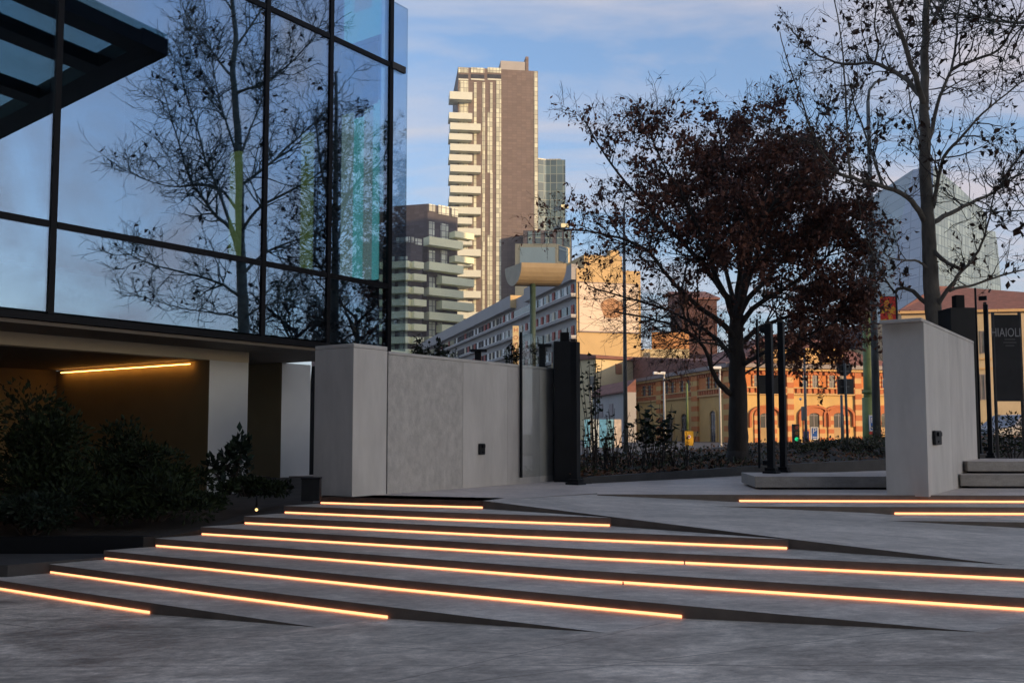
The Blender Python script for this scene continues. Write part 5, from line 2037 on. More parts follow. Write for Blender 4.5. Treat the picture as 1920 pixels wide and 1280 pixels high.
# ---- dark trees mirrored low in the right hand panes
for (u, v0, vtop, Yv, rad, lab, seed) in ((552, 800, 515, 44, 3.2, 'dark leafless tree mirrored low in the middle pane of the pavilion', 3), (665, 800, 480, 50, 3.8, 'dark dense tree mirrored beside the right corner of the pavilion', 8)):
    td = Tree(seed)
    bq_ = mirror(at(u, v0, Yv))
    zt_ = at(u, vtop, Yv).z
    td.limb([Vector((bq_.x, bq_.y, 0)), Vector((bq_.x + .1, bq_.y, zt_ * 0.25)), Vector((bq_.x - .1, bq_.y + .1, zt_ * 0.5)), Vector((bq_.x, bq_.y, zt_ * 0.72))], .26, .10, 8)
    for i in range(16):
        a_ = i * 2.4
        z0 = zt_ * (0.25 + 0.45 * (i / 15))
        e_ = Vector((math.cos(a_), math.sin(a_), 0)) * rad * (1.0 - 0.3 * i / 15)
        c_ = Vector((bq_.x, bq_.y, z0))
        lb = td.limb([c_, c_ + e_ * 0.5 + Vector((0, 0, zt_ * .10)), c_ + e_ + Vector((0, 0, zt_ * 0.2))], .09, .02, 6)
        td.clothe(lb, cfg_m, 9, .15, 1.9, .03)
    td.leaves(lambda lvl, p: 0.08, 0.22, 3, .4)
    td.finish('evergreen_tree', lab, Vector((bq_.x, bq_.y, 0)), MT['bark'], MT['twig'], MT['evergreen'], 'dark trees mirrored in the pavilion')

# ================================================================== shrubs
def shrub(name, label, c, rx, ry, rz, n, size, leafm, stems=7, group=None, open_=0.0, seed=1, up=0.3, wd=0.45):
    r = random.Random(seed)
    root = thing(name, label, 'shrub', c, group)
    ms, ml = MB(), MB()
    lobes = []
    for i in range(max(5, stems)):
        a_ = r.uniform(0, 2 * math.pi)
        q = r.random() ** 0.6
        lobes.append((Vector((math.cos(a_) * rx * q * 0.8, math.sin(a_) * ry * q * 0.8, rz * r.uniform(0.45, 1.72 - 0.6 * q))), r.uniform(0.28, 0.5)))
    for lc, lr in lobes:
        tip = c + lc
        b = c + Vector((lc.x * 0.2, lc.y * 0.2, 0))
        m_ = b.lerp(tip, 0.5) + Vector((r.gauss(0, .06), r.gauss(0, .06), 0.05))
        ms.tube([b, m_, tip], [0.018, 0.012, 0.005], 5, caps=False)
        for k in range(5):
            e_ = m_.lerp(tip, r.random()) + Vector((r.gauss(0, .2), r.gauss(0, .2), r.gauss(0.1, .15))) * rx * lr * 1.6
            ms.tube([m_.lerp(tip, r.random()), e_], [0.006, 0.003], 3, caps=False)
    for i in range(n):
        lc, lr = r.choice(lobes)
        v_ = Vector((r.gauss(0, 1), r.gauss(0, 1), r.gauss(0, 1))).normalized()
        q = r.random() ** (0.45 if open_ == 0 else 0.7)
        p = c + lc + Vector((v_.x * rx * lr, v_.y * ry * lr, v_.z * rz * lr * 0.9)) * q * 1.15
        if p.z < c.z + 0.02:
            p.z = c.z + r.uniform(0.02, 0.2)
        d = (v_ + Vector((r.gauss(0, .5), r.gauss(0, .5), up + r.gauss(0, .4)))).normalized()
        s = d.cross(Vector((r.gauss(0, 1), r.gauss(0, 1), r.gauss(0, 1)))).normalized()
        z = size * r.uniform(0.65, 1.3)
        ml.leaf(p, d, s, z, z * wd, fold=r.uniform(0.1, 0.4))
    ms.build('stems', MT['twig'], root)
    ml.build('foliage', leafm, root)
    return root


def base_at(u, v, Y):
    p = at(u, v, Y)
    return Vector((p.x, Y, zsoil(p.x, Y)))


G1 = 'evergreen shrubs in the planter by the steps'
spec = [
    (30, 12.6, .95, .9, 1.0, 3900, 'tallest round dark shrub at the left edge of the picture'),
    (112, 12.9, .7, .7, .90, 2800, 'tall dark shrub beside the tallest one, under the glass building'),
    (60, 12.0, .75, .35, .34, 1700, 'low blue-green shrub spilling over the planter edge at far left'),
    (190, 12.5, .75, .6, .50, 2600, 'broad dark shrub in the middle of the planter, lower than the left ones'),
    (255, 13.2, .75, .7, .50, 2400, 'broad dark shrub in front of the glowing recess'),
    (322, 13.5, .6, .6, .36, 2000, 'dark shrub left of the glossy one by the white pier'),
    (290, 12.6, .7, .5, .34, 1800, 'low dark shrub close to the steps under the recess'),
    (385, 13.2, .45, .4, .14, 1100, 'low shrub along the edge of the upper steps'),
    (460, 13.9, .5, .4, .15, 1100, 'lowest shrub, beside the small garden spotlight'),
    (500, 14.3, .4, .35, .12, 800, 'tiny low shrub beside the top steps, right of the garden spotlight'),
    (222, 14.0, .45, .4, .76, 1200, 'slender upright shrub rising in front of the recess'),
]
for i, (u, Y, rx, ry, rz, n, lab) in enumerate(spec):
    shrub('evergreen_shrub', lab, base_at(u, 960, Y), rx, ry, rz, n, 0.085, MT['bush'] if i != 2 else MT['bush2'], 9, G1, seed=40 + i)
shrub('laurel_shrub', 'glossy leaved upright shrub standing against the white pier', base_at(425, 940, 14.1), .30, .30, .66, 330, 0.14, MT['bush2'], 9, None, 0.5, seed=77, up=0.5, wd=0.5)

# spotlight in the planter
sp_ = base_at(481, 955, 13.3)
root = thing('garden_spotlight', 'small lit garden spotlight among the low shrubs beside the steps', 'spotlight', sp_)
mb = MB()
mb.tube([sp_, sp_ + Vector((0, 0, .16))], 0.014, 6)
mb.build('stake', MT['metal_black'], root)
tpz = at(481, 955, 13.3)
mb = MB()
mb.tube([Vector((tpz.x, 13.38, tpz.z)), Vector((tpz.x, 13.30, tpz.z))], [.02, .028], 10)
mb.build('housing', MT['metal_black'], root)
mb = MB()
mb.tube([Vector((tpz.x, 13.298, tpz.z)), Vector((tpz.x, 13.285, tpz.z))], [.022, .018], 10)
mb.build('lens', emit('spot_lens', (1.0, 0.6, 0.22), 1.1), root)


def stem_plant(name, label, c, hgt, nst, spread, leafm, lsize, lper, seed, group, round_=0.85, top_only=False, hmin=0.6):
    r = random.Random(seed)
    root = thing(name, label, 'plant', c, group)
    ms, ml = MB(), MB()
    for i in range(nst):
        a_ = r.uniform(0, 2 * math.pi)
        q = r.random()
        tip = c + Vector((math.cos(a_) * spread * q, math.sin(a_) * spread * q, hgt * r.uniform(hmin, 1.0)))
        m_ = c.lerp(tip, 0.5) + Vector((r.gauss(0, .03), r.gauss(0, .03), 0.04))
        pts = [c + Vector((r.gauss(0, .04), r.gauss(0, .04), 0)), m_, tip]
        ms.tube(pts, [0.008, 0.007, 0.004], 4, caps=False)
        for k in range(r.randint(max(0, lper - 1), lper + 1)):
            b = m_.lerp(tip, r.random() if not top_only else r.uniform(.72, 1))
            d = Vector((r.gauss(0, 1), r.gauss(0, 1), r.gauss(-0.1, .5))).normalized()
            s = d.cross(Vector((r.gauss(0, .4), r.gauss(0, .4), 1))).normalized()
            z = lsize * r.uniform(.7, 1.3)
            ml.leaf(b, d, s, z, z * round_, fold=.2)
            ms.tube([b, b + d * 0.03], [.003, .002], 3, caps=False)
    ms.build('stems', MT['twig'], root)
    if ml.v:
        ml.build('leaves', leafm, root)


def bank_z(x, y):
    best, bz = 9e9, 1.1
    for s in range(0, 61):
        for w in range(0, 11):
            p = vs_bank[s * 11 + w]
            d_ = (p.x - x) ** 2 + (p.y - y) ** 2
            if d_ < best:
                best, bz = d_, p.z
    return bz


vs_bank = [bank_pt(i / NX, j / NYB) for i in range(NX + 1) for j in range(NYB + 1)]
G2 = 'leafy stems on the planted bank'
for i, (u, Y, vt, n, sprd, ls, lp, lab) in enumerate((
        (1118, 18.2, 650, 11, .5, .10, 10, 'tall twiggy plant right beside the left gate post'),
        (1150, 18.8, 765, 14, .55, .07, 6, 'thin twiggy plant between the gate post and the grey lamp post'),
        (1205, 18.6, 745, 8, .45, .15, 6, 'plant with broad round leaves left of the tallest leafy one'),
        (1240, 18.9, 748, 10, .5, .17, 7, 'plant with the largest round leaves in front of the brick building'),
        (1285, 19.6, 800, 8, .3, .06, 3, 'small twiggy plant under the yellow notice'),
        (1310, 21.0, 848, 10, .45, .08, 6, 'low leafy plant left of the oak trunk'),
        (1405, 21.6, 838, 9, .4, .07, 5, 'low leafy plant right of the oak trunk'),
        (1180, 19.4, 800, 8, .35, .07, 4, 'thin twiggy plant at the foot of the grey lamp post'),
        (1100, 18.6, 790, 8, .3, .08, 5, 'short leafy plant low behind the left gate post'),
        (1135, 19.0, 800, 14, .5, .09, 7, 'bushy yellowish plant between the two twiggy ones by the gate post'),
        (1222, 19.3, 790, 14, .5, .10, 7, 'bushy yellowish plant among the round leaved plants'),
        (1265, 19.6, 815, 12, .45, .09, 6, 'short yellowish plant right of the largest leafy one'),
        (1345, 22.0, 846, 12, .5, .08, 6, 'low yellowish plant touching the left side of the oak trunk'))):
    p = at(u, 860, Y)
    c = Vector((p.x, Y, bank_z(p.x, Y) - 0.02))
    stem_plant('leafy_plant', lab, c, at(u, vt, Y).z - c.z, n, sprd, MT['bush'] if i < 9 else MT['yellowleaf'], ls, lp, 100 + i, G2)
G3 = 'low bushes on the bank right of the gate posts'
for i, (u, Y, vt, lab) in enumerate(((1500, 24.0, 836, 'low bush just right of the two middle gate posts'), (1545, 24.5, 834, 'low bush under the blue parking sign'), (1590, 24.2, 832, 'low bush under the round sign'), (1632, 24.6, 826, 'low bush at the foot of the green pole'), (1660, 24.0, 818, 'low bush touching the right concrete wall'))):
    p = at(u, 850, Y)
    c = Vector((p.x, Y, bank_z(p.x, Y) - 0.03))
    zz = max(0.15, (at(u, vt, Y).z - c.z) / 1.25)
    shrub('low_bush', lab, c, .42, .4, zz, 420, .08, MT['cover'], 7, G3, seed=130 + i)
p = at(1895, 800, 21.5)
c = Vector((p.x, 21.5, bank_z(p.x, 21.5) - .02))
rb_ = shrub('rose_bush', 'rose bush with a few pale flowers in front of the black banner', c, .75, .5, .62, 900, .085, MT['bush'], 9, seed=150)
rr0 = random.Random(9)
for i in range(7):
    mb = MB()
    q = c + Vector((rr0.uniform(-.6, .6), -.35 + rr0.uniform(-.15, .1), rr0.uniform(.55, 1.0)))
    for k in range(9):
        d = Vector((rr0.gauss(0, 1), rr0.gauss(0, 1), rr0.gauss(.3, 1))).normalized()
        mb.leaf(q, d, d.cross(Vector((.3, .2, 1))).normalized(), .045, .04)
    mb.build('flower', MT['cream_sh'], rb_)
G4 = 'twiggy plants showing above the left wall'
for i, (u, vb, vt, n, ls, lp, sp, lab) in enumerate(((788, 670, 630, 9, .07, 6, .22, 'leftmost tuft of dark leaves above the long wall'), (822, 675, 634, 10, .07, 7, .25, 'second tuft of dark leaves above the long wall'), (850, 680, 652, 6, .05, 5, .2, 'smallest tuft above the wall, left of the T shaped lamp'), (962, 690, 640, 12, .06, 7, .3, 'tuft above the wall just left of the black glass edge'), (1000, 690, 630, 14, .05, 6, .35, 'wispy tuft above the wall behind the glass leaf'))):
    Y = 19.5
    c = at(u, 810, Y)
    c.z = ZT
    stem_plant('twiggy_plant', lab, c, at(u, vt, Y).z - ZT, int(n * 1.6), sp, MT['bush'], ls * 1.5, lp * 2, 170 + i, G4, .5, True, 0.9)

# ================================================================== street furniture
MT['pole_grey'] = simple('grey_pole_paint', (0.13, 0.14, 0.14), 0.5, 0.2, 2)
MT['pole_green'] = simple('green_pole_paint_pale', (0.18, 0.23, 0.075), 0.55, 0.35, 1.2)
MT['sign_blue'] = simple('sign_blue', (0.015, 0.12, 0.48), 0.4, 0.04, 1)
MT['sign_navy'] = simple('sign_navy', (0.03, 0.04, 0.20), 0.4, 0.04, 1)
MT['sign_white'] = simple('sign_white', (0.8, 0.8, 0.8), 0.5, 0.03, 1)
MT['sign_back'] = simple('sign_back_grey', (0.045, 0.047, 0.05), 0.6, 0.15, 2)
MT['yellow'] = simple('sign_yellow', (0.75, 0.40, 0.02), 0.5, 0.05, 1)
MT['red'] = simple('sign_red', (0.55, 0.03, 0.02), 0.5, 0.05, 1)
ZS = 0.78


def pole(name, label, u, Y, vt, r0, r1, m, cat='pole', group=None, zb=ZS, extra=None):
    p = at(u, 800, Y)
    root = thing(name, label, cat, (p.x, Y, zb), group)
    zt = at(u, vt, Y).z
    mb = MB()
    mb.tube([(p.x, Y, zb), (p.x, Y, zb + (zt - zb) * .5), (p.x, Y, zt)], [r0, (r0 + r1) / 2, r1], 12)
    mb.build('shaft', m, root)
    mb = MB()
    mb.lathe((p.x, Y, zb), [(r0 * 1.9, 0), (r0 * 1.9, .05), (r0 * 1.3, .08), (r0 * 1.25, .35), (r0 * 1.02, .4)], 12)
    mb.build('base_collar', m, root)
    return root, Vector((p.x, Y, zt)), zb


rt_, tq, _ = pole('lamp_post', 'tall slim grey lamp post in front of the billboard building', 1173, 26.5, 392, .07, .035, MT['pole_grey'], 'lamp post', 'tall street poles')
mb = MB()
mb.tube([tq, tq + Vector((.05, 0, .3)), tq + Vector((.5, 0, .45))], [.03, .025, .02], 6)
mb.build('arm', MT['pole_grey'], rt_)
mb = MB()
mb.box(tq + Vector((.7, 0, .46)), (.45, .16, .08))
mb.build('lamp_head', MT['pole_grey'], rt_, .02)
rt_, tq, _ = pole('lamp_post', 'tallest grey lamp post right of the green pole, disappearing into the plane branches', 1644, 28, 190, .13, .055, MT['pole_grey'], 'lamp post', 'tall street poles')
mb = MB()
mb.tube([tq, tq + Vector((.05, 0, .35)), tq + Vector((.25, 0, .6)), tq + Vector((.6, 0, .7))], [.05, .045, .04, .035], 8)
mb.build('arm', MT['pole_grey'], rt_)
rt_, tq, _ = pole('tram_pole', 'thick mottled green pole with a parking sign, right of the round sign', 1631, 32, 560, .20, .15, MT['pole_green'], 'pole')
mb = MB()
zq = at(1631, 735, 32).z
mb.lathe((tq.x, 32, zq), [(.19, -.06), (.225, -.04), (.225, .04), (.19, .06)], 12)
mb.build('band', MT['pole_green'], rt_)
mb = MB()
mb.tube([Vector((tq.x, 32, ZS)), Vector((tq.x, 32, at(1631, 745, 32).z))], [.25, .235], 12)
mb.build('sleeve', MT['pole_green'], rt_)


def sign_panel(name, label, u0, v0, u1, v1, Y, m, letters=(), d=(1, 0), pole_m=None, group=None, cat='sign', pole_z=ZS, thick=.04, pole_u=None, framecol=None):
    p = at((u0 + u1) / 2, (v0 + v1) / 2, Y)
    w, hh = (u1 - u0) / F * Y, (v1 - v0) / F * Y
    root = thing(name, label, cat, (p.x, Y, pole_z), group)
    if pole_m is not None:
        mb = MB()
        q = at(pole_u or (u0 + u1) / 2, 800, Y + .09)
        mb.tube([(q.x, Y + .09, pole_z), (q.x, Y + .09, p.z + hh / 2)], .04, 8)
        mb.build('pole', pole_m, root)
    mb = MB()
    mb.box((p.x, Y, p.z), (w, thick, hh))
    mb.build('panel', m, root)
    if framecol:
        for (cx2, cz2, sx2, sz2) in ((0, hh / 2 - .02, w, .04), (0, -hh / 2 + .02, w, .04), (-w / 2 + .02, 0, .04, hh - .081), (w / 2 - .02, 0, .04, hh - .081)):
            mb = MB()
            mb.box((p.x + cx2, Y - thick / 2 - .003, p.z + cz2), (sx2, .006, sz2))
            mb.build('border', framecol, root)
    for body, fx, fz, sz, mm, sxx in letters:
        text('lettering', body, sz * hh, Vector((p.x + fx * w, Y - thick / 2 - .004, p.z + fz * hh)), (1, 0), mm, root, .003, sx=sxx)
    return root, p, w, hh


def arrow(root, p, w, hh, fz, Y, m, thick=.04):
    mb = MB()
    zc_ = p.z + fz * hh
    y = Y - thick / 2 - .004
    a_ = w * .30
    pts = [(-a_, 0), (-a_ * .3, hh * .06), (-a_ * .3, hh * .025), (a_, hh * .025), (a_, -hh * .025), (-a_ * .3, -hh * .025), (-a_ * .3, -hh * .06)]
    vs = [(p.x + x, y - .004, zc_ + z) for x, z in pts] + [(p.x + x, y + .003, zc_ + z) for x, z in pts]
    n = len(pts)
    mb.add(vs, [list(range(n))[::-1], list(range(n, 2 * n))] + [(i, (i + 1) % n, n + (i + 1) % n, n + i) for i in range(n)])
    mb.build('arrow', m, root)


GP = 'blue parking signs with a white P and arrow'
r_, p_, w_, h_ = sign_panel('parking_sign', 'blue parking sign with white P and arrow beside the dark blue one', 1520, 800, 1534, 824, 34, MT['sign_blue'], [('P', 0, .17, .62, MT['sign_white'], 1.0)], pole_m=MT['pole_grey'], group=GP, framecol=MT['sign_white'])
arrow(r_, p_, w_, h_, -.30, 34, MT['sign_white'])
r_, p_, w_, h_ = sign_panel('parking_sign', 'blue parking sign with white P, arrow and red strip on the green pole', 1629.5, 778, 1643, 808, 31.6, MT['sign_blue'], [('P', 0, .17, .52, MT['sign_white'], 1.0)], group=GP, framecol=MT['sign_white'], pole_z=at(1636, 815, 31.6).z)
arrow(r_, p_, w_, h_, -.28, 31.6, MT['sign_white'])
mb = MB()
mb.box((p_.x, 31.6, p_.z - h_ / 2 - .06), (w_, .04, .09))
mb.build('red_strip', MT['red'], r_)
r_, p_, w_, h_ = sign_panel('info_sign', 'small dark blue sign with a white arch shape left of the parking sign', 1507, 808, 1516.5, 827, 36, MT['sign_navy'], [('n', 0, .08, .62, MT['sign_white'], 1.0)], pole_m=MT['pole_grey'])
r_, p_, w_, h_ = sign_panel('notice_sign', 'yellow notice board with a small white disc on a pale green pole', 1284, 808, 1300, 835, 38, MT['yellow'], pole_m=MT['pole_green'], pole_u=1289)
mb = MB()
mb.tube([(p_.x, 37.975, p_.z + h_ * .12), (p_.x, 37.968, p_.z + h_ * .12)], [w_ * .2, w_ * .2], 14)
mb.build('disc', MT['sign_white'], r_)
mb = MB()
mb.tube([(p_.x, 37.967, p_.z + h_ * .12), (p_.x, 37.962, p_.z + h_ * .12)], [w_ * .1, w_ * .1], 12)
mb.build('dot', MT['red'], r_)
mb = MB()
q = at(1289, 800, 38.09)
mb.tube([(q.x, 38.09, p_.z + h_ / 2), (q.x, 38.09, at(1289, 718, 38).z)], .045, 8)
mb.build('pole_extension', MT['pole_green'], r_)

# round sign seen from behind with a board below
Yr = 20.8 + 3.2
p = at(1583, 690, Yr)
root = thing('road_sign', 'round road sign seen from behind with a square board below it', 'road sign', (p.x, Yr, 1.2))
mb = MB()
pb0, pb1 = at(1590, 840, Yr - .06), at(1583, 672, Yr - .06)
mb.tube([pb0, pb1], .035, 8)
mb.build('pole', MT['pole_grey'], root)
rad = 14.5 / F * Yr
mb = MB()
mb.tube([Vector((p.x, Yr, p.z)), Vector((p.x, Yr + .03, p.z))], [rad, rad], 28, smooth=False)
mb.build('disc', MT['sign_back'], root)
q0, q1 = at(1571, 739, Yr), at(1600.5, 710, Yr)
mb = MB()
mb.box(((q0.x + q1.x) / 2, Yr + .015, (q0.z + q1.z) / 2), (q1.x - q0.x, .03, q1.z - q0.z))
mb.build('board', MT['sign_back'], root)
for z_ in (p.z + .08, p.z - .08, (q0.z + q1.z) / 2):
    mb = MB()
    mb.box((p.x, Yr - .025, z_), (rad * 1.1, .03, .035))
    mb.build('bracket', MT['pole_grey'], root)
# second dark board between the gate posts
Yq2 = 24.0
q0, q1 = at(1424, 738, Yq2), at(1462, 703, Yq2)
root = thing('sign_board', 'dark square board seen from behind between the middle gate posts', 'road sign', ((q0.x + q1.x) / 2, Yq2, 1.2))
mb = MB()
mb.box(((q0.x + q1.x) / 2, Yq2, (q0.z + q1.z) / 2), (q1.x - q0.x, .04, q1.z - q0.z))
mb.build('board', MT['sign_back'], root)
mb = MB()
mb.tube([((q0.x + q1.x) / 2, Yq2 - .06, 1.2), ((q0.x + q1.x) / 2, Yq2 - .06, q1.z)], .035, 8)
mb.build('pole', MT['pole_grey'], root)

# thin mast with a box and traffic light
rt_, tq, _ = pole('signal_mast', 'thin grey mast with a small box, left of the round sign', 1511, 33, 652, .055, .04, MT['pole_grey'], 'pole')
zq0, zq1 = at(1507, 788, 33), at(1507, 762, 33)
mb = MB()
mb.box((zq0.x - .02, 32.9, (zq0.z + zq1.z) / 2), (.14, .18, zq1.z - zq0.z))
mb.build('control_box', MT['pole_grey'], rt_, .01)
mb = MB()
pc = at(1501, 748, 32.95)
mb.ball(pc, .06)
mb.build('camera_dome', MT['sign_white'], rt_)
Yt2 = 40
p = at(1492, 812, Yt2)
root = thing('traffic_light', 'dark traffic light showing green right of the middle gate posts', 'traffic light', (p.x, Yt2, ZS))
mb = MB()
mb.box((p.x, Yt2, p.z), (.28, .22, .78))
mb.build('housing', MT['metal_black'], root, .02)
mb = MB()
mb.tube([(p.x, Yt2 + .05, ZS), (p.x, Yt2 + .05, p.z - .39)], .05, 8)
mb.build('pole', MT['pole_grey'], root)
for i, mm in enumerate((simple('lens_red', (.08, .01, .01), .3), simple('lens_amber', (.08, .04, .01), .3), emit('lens_green', (0.02, 0.7, 0.25), .5))):
    z_ = p.z + .25 - .25 * i
    mb = MB()
    mb.tube([(p.x, Yt2 - .112, z_), (p.x, Yt2 - .13, z_)], [.085, .07], 12)
    ln = mb.build('lens', mm, root)
    mb = MB()
    mb.box((p.x + .0, Yt2 - .2, z_ + .1), (.2, .17, .02))
    vz = mb.build('visor', MT['metal_black'], root)

# small street lamps
for (u, Y, vt, lab) in ((1246, 48, 700, 'short white street lamp left of the oak with a square head'), (1351, 46, 690, 'white street lamp half hidden by the oak trunk')):
    rt_, tq, _ = pole('street_lamp', lab, u, Y, vt, .06, .045, simple('pale_lamp_paint', (0.5, 0.48, 0.44), .5), 'street lamp', 'white street lamps')
    mb = MB()
    mb.box(tq + Vector((-.25, 0, .02)), (.62, .25, .14))
    mb.build('lamp_head', MT['sign_white'], rt_, .03)
for (u, Y, vt, m_, lab) in ((1108, 44, 722, MT['cream_sh'], 'thin pale post beside the left gate post'), (1579, 30, 740, MT['pole_grey'], 'thin grey post left of the round sign pole')):
    pole('thin_post', lab, u, Y, vt, .05, .04, m_, 'post')

# T lamps behind the left wall
for (u, Y, vt, u0, u1, lab) in ((896, 19.2, 655, 882, 913, 'dark T shaped garden lamp in the middle above the long wall'), (1017, 19.2, 645, 1008, 1034, 'dark T shaped garden lamp behind the glass leaf')):
    p = at(u, 810, Y)
    zt = at(u, vt, Y).z
    root = thing('garden_lamp', lab, 'garden lamp', (p.x, Y, ZT), 'dark garden lamps behind the left wall')
    mb = MB()
    mb.box((p.x, Y, (ZT + zt - .05) / 2), (.13, .13, zt - .05 - ZT))
    mb.build('post', MT['metal_black'], root, .005)
    c_ = at((u0 + u1) / 2, 700, Y)
    mb = MB()
    mb.box((c_.x, Y, zt - .025), ((u1 - u0) / F * Y, .22, .05))
    mb.build('lamp_head', MT['metal_black'], root, .006)

# banners
Yb2 = 27.0
p0, p1 = at(1651, 606, Yb2), at(1678.5, 556, Yb2)
root = thing('street_banner', 'red and yellow street banner hanging above the right concrete wall', 'banner', ((p0.x + p1.x) / 2, Yb2, p0.z), 'banners')
m, nt2, out = mat('banner_print')
b_ = nt2.nodes.new('ShaderNodeBsdfPrincipled')
b_.inputs['Roughness'].default_value = .7
tc2 = N(nt2, 'ShaderNodeTexCoord')
ns = N(nt2, 'ShaderNodeTexNoise')
ns.inputs['Scale'].default_value = 3.2
ns.inputs['Distortion'].default_value = 1.2
L(nt2, tc2.outputs['Object'], ns.inputs['Vector'])
r2 = N(nt2, 'ShaderNodeValToRGB')
r2.color_ramp.interpolation = 'CONSTANT'
r2.color_ramp.elements[0].color = (.60, .03, .015, 1)
r2.color_ramp.elements[1].position = .54
r2.color_ramp.elements[1].color = (.72, .36, .02, 1)
e3 = r2.color_ramp.elements.new(.63)
e3.color = (.66, .12, .03, 1)
L(nt2, ns.outputs[0], r2.inputs[0])
L(nt2, r2.outputs[0], b_.inputs['Base Color'])
L(nt2, b_.outputs[0], out.inputs[0])
mb = MB()
mb.box(((p0.x + p1.x) / 2, Yb2, (p0.z + p1.z) / 2), (p1.x - p0.x, .015, p1.z - p0.z))
mb.build('cloth', m, root)
mb = MB()
zt_b = at(1680, 548, Yb2).z
mb.tube([(p1.x + .03, Yb2, ZS), (p1.x + .03, Yb2, zt_b)], .03, 8)
mb.build('pole', MT['metal_black'], root)
mb = MB()
mb.tube([(p0.x, Yb2, p1.z), (p1.x + .03, Yb2, p1.z)], .012, 6)
mb.build('crossbar', MT['metal_black'], root)

Ya = 27.5
root = None
q0, q1 = at(1654, 730, Ya), at(1671, 618, Ya)
root = thing('sign_stack', 'stack of small white, blue and yellow street signs beside the right concrete wall', 'sign stack', ((q0.x + q1.x) / 2, Ya, ZS))
mb = MB()
mb.tube([(q1.x + .02, Ya + .08, ZS), (q1.x + .02, Ya + .08, q1.z)], .04, 8)
mb.build('pole', MT['pole_grey'], root)
for v0, v1, mm in ((611, 629, MT['pole_grey']), (635, 658, MT['sign_white']), (660, 678, MT['sign_navy']), (664, 677, MT['yellow']), (680, 709, simple('sign_dark_blue', (.03, .06, .15), .5)), (711, 727, simple('sign_pale_blue', (.35, .5, .62), .5))):
    a_, b2 = at(1655, v1, Ya), at(1672, v0, Ya)
    mb = MB()
    dd = .03 if mm is MT['yellow'] else .015
    mb.box(((a_.x + b2.x) / 2, Ya - dd / 2, (a_.z + b2.z) / 2), (b2.x - a_.x, dd, b2.z - a_.z))
    mb.build('sign_plate', mm, root)
for v_, ln_, mm in ((643, .7, 'sign_back'), (649, .6, 'sign_back'), (685, .7, 'sign_white'), (692, .5, 'sign_white'), (702, .6, 'sign_white'), (620, .6, 'sign_white')):
    c_ = at(1663.5, v_, Ya)
    mb = MB()
    mb.box((c_.x, Ya - .021, c_.z), (.25 * ln_, .006, .022))
    mb.build('text_line', MT[mm], root)

# black banner with pale lettering at the right edge
Yc = 20.0
q0, q1 = at(1868, 752, Yc), at(1914, 590, Yc)
bn = thing('black_banner', 'tall black banner reading HIAIOLI behind the slim gate post', 'banner', ((q0.x + q1.x) / 2, Yc, 1.2), 'banners')
mb = MB()
mb.box(((q0.x + q1.x) / 2, Yc, (q0.z + q1.z) / 2), (q1.x - q0.x, .02, q1.z - q0.z))
mb.build('cloth', simple('black_cloth', (.012, .013, .016), .8, .4, 2), bn)
MT['pale_print'] = simple('pale_print', (.30, .30, .31), .8, .05)
MT['dim_print'] = simple('dim_print', (.07, .07, .075), .8, .05)
pt_ = at(1887, 624, Yc)
text('lettering', 'HIAIOLI', .27, Vector((pt_.x - .02, Yc - .014, pt_.z)), (1, 0), MT['pale_print'], bn, .002, sx=.70)
for v_, ln_ in ((636, .5), (642, .62), (648, .42)):
    c_ = at(1893, v_, Yc)
    mb = MB()
    mb.box((c_.x, Yc - .0125, c_.z), (.45 * ln_, .004, .03))
    mb.build('text_line', MT['dim_print'], bn)
for u in (1866, 1916):
    mb = MB()
    pp_ = at(u, 700, Yc)
    mb.tube([(pp_.x, Yc + .02, 1.1), (pp_.x, Yc + .02, q1.z + .06)], .035, 8)
    mb.build('pole', MT['kerb'], bn)

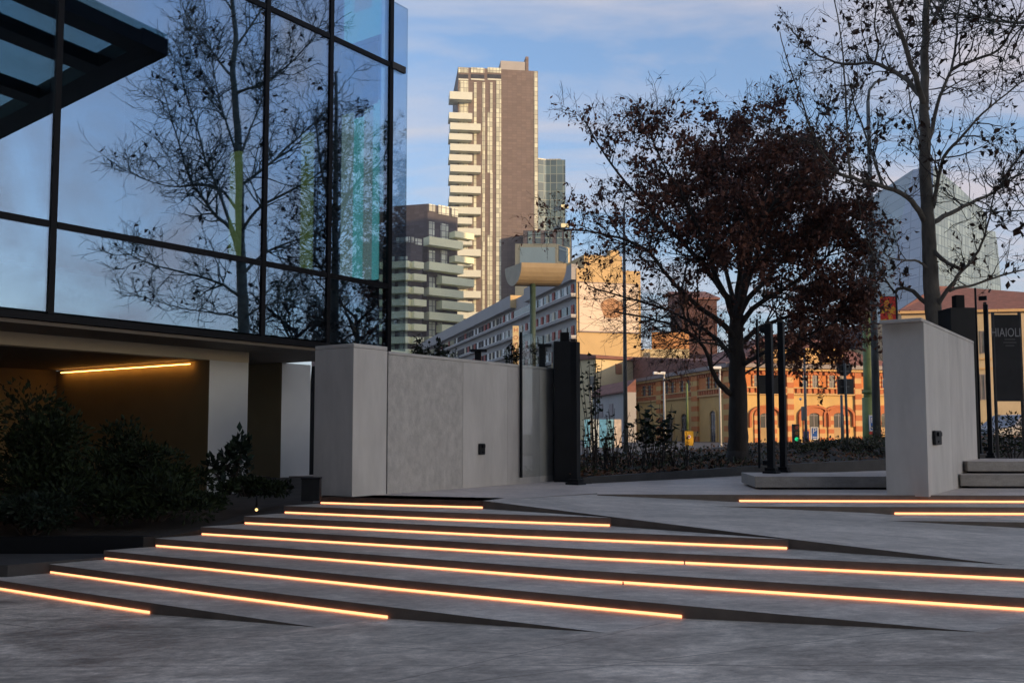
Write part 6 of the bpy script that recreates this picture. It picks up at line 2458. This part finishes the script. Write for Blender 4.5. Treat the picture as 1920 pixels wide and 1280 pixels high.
# ------------------------------------------------------------------ parked cars and hoarding far behind the plants
def car(label, u, Y, rz, paint, zoff=0.0):
    p = at(u, 840, Y)
    c = Vector((p.x, Y, ZS + zoff))
    root = thing('parked_car', label, 'car', c, 'parked cars')
    ca, sa = math.cos(rz), math.sin(rz)

    def X(x, y, z):
        return Vector((c.x + x * ca - y * sa, c.y + x * sa + y * ca, c.z + z))
    prof = [(-2.05, .35), (-2.1, .62), (-1.95, .86), (-1.1, .95), (-.55, 1.38), (.75, 1.42), (1.5, .98), (2.0, .86), (2.1, .6), (2.05, .35)]
    mb = MB()
    n = len(prof)
    va = [X(x, -.84 + (.16 if z > 1.2 else 0), z) for x, z in prof]
    vb = [X(x, .84 - (.16 if z > 1.2 else 0), z) for x, z in prof]
    mb.add(va + vb, [list(range(n)), list(range(n, 2 * n))[::-1]] + [(i, n + i, n + (i + 1) % n, (i + 1) % n) for i in range(n)])
    mb.build('body', paint, root, .05)
    gp = [(-.98, .98), (-.5, 1.32), (.7, 1.36), (1.3, 1.0)]
    for s in (-1, 1):
        mb = MB()
        vs = [X(x, s * (.845 - (.13 if z > 1.2 else 0)), z) for x, z in gp] + [X(x, s * (.80 - (.13 if z > 1.2 else 0)), z) for x, z in gp]
        mb.add(vs, [(0, 1, 2, 3), (7, 6, 5, 4), (0, 4, 5, 1), (1, 5, 6, 2), (2, 6, 7, 3), (3, 7, 4, 0)])
        mb.build('side_window', MT['pane_dark'], root)
    for x in (-1.3, 1.3):
        for s in (-1, 1):
            mb = MB()
            mb.tube([X(x, s * .70, .33), X(x, s * .87, .33)], [.33, .33], 16)
            wh = mb.build('wheel', MT['metal_black'], root)
            mb = MB()
            mb.tube([X(x, s * .871, .33), X(x, s * .885, .33)], [.19, .17], 12)
            ri = mb.build('rim', MT['pole_grey'], None)
            ri.parent = wh


car('grey parked car behind the rose bush at the right edge', 1912, 36, .3, simple('grey_car_paint', (.25, .25, .28), .3, .05), .25)
hp0, hp1 = at(1096, 870, 60), at(1166, 870, 60)
root = thing('site_hoarding', 'blue and white painted hoarding seen through the twigs by the left gate post', 'hoarding', (hp0.x, 60, ZS))
n_ = 5
for i in range(n_):
    x0 = hp0.x + (hp1.x - hp0.x) * i / n_
    x1 = hp0.x + (hp1.x - hp0.x) * (i + 1) / n_
    mb = MB()
    mb.box(((x0 + x1) / 2, 60, ZS + .9), (x1 - x0 - .02, .05, 1.8))
    mb.build('panel', simple('hoarding_paint', [(.12, .33, .50), (.45, .50, .52), (.10, .30, .48), (.18, .38, .5), (.50, .42, .36)][i], .7, .5, 1.6), root)

# ================================================================== haze over the far city
hm = bpy.data.materials.new('haze_air')
hm.use_nodes = True
hn = hm.node_tree
hn.nodes.clear()
ho = hn.nodes.new('ShaderNodeOutputMaterial')
pv = hn.nodes.new('ShaderNodeVolumePrincipled')
pv.inputs['Color'].default_value = (0.80, 0.87, 1.0, 1)
pv.inputs['Density'].default_value = 0.00022
pv.inputs['Anisotropy'].default_value = 0.0
L(hn, pv.outputs[0], ho.inputs['Volume'])
mb = MB()
mb.box((0, 440, 62), (1440, 1360, 126.2))
hzo = mb.build('haze', hm)
hzo['kind'] = 'stuff'
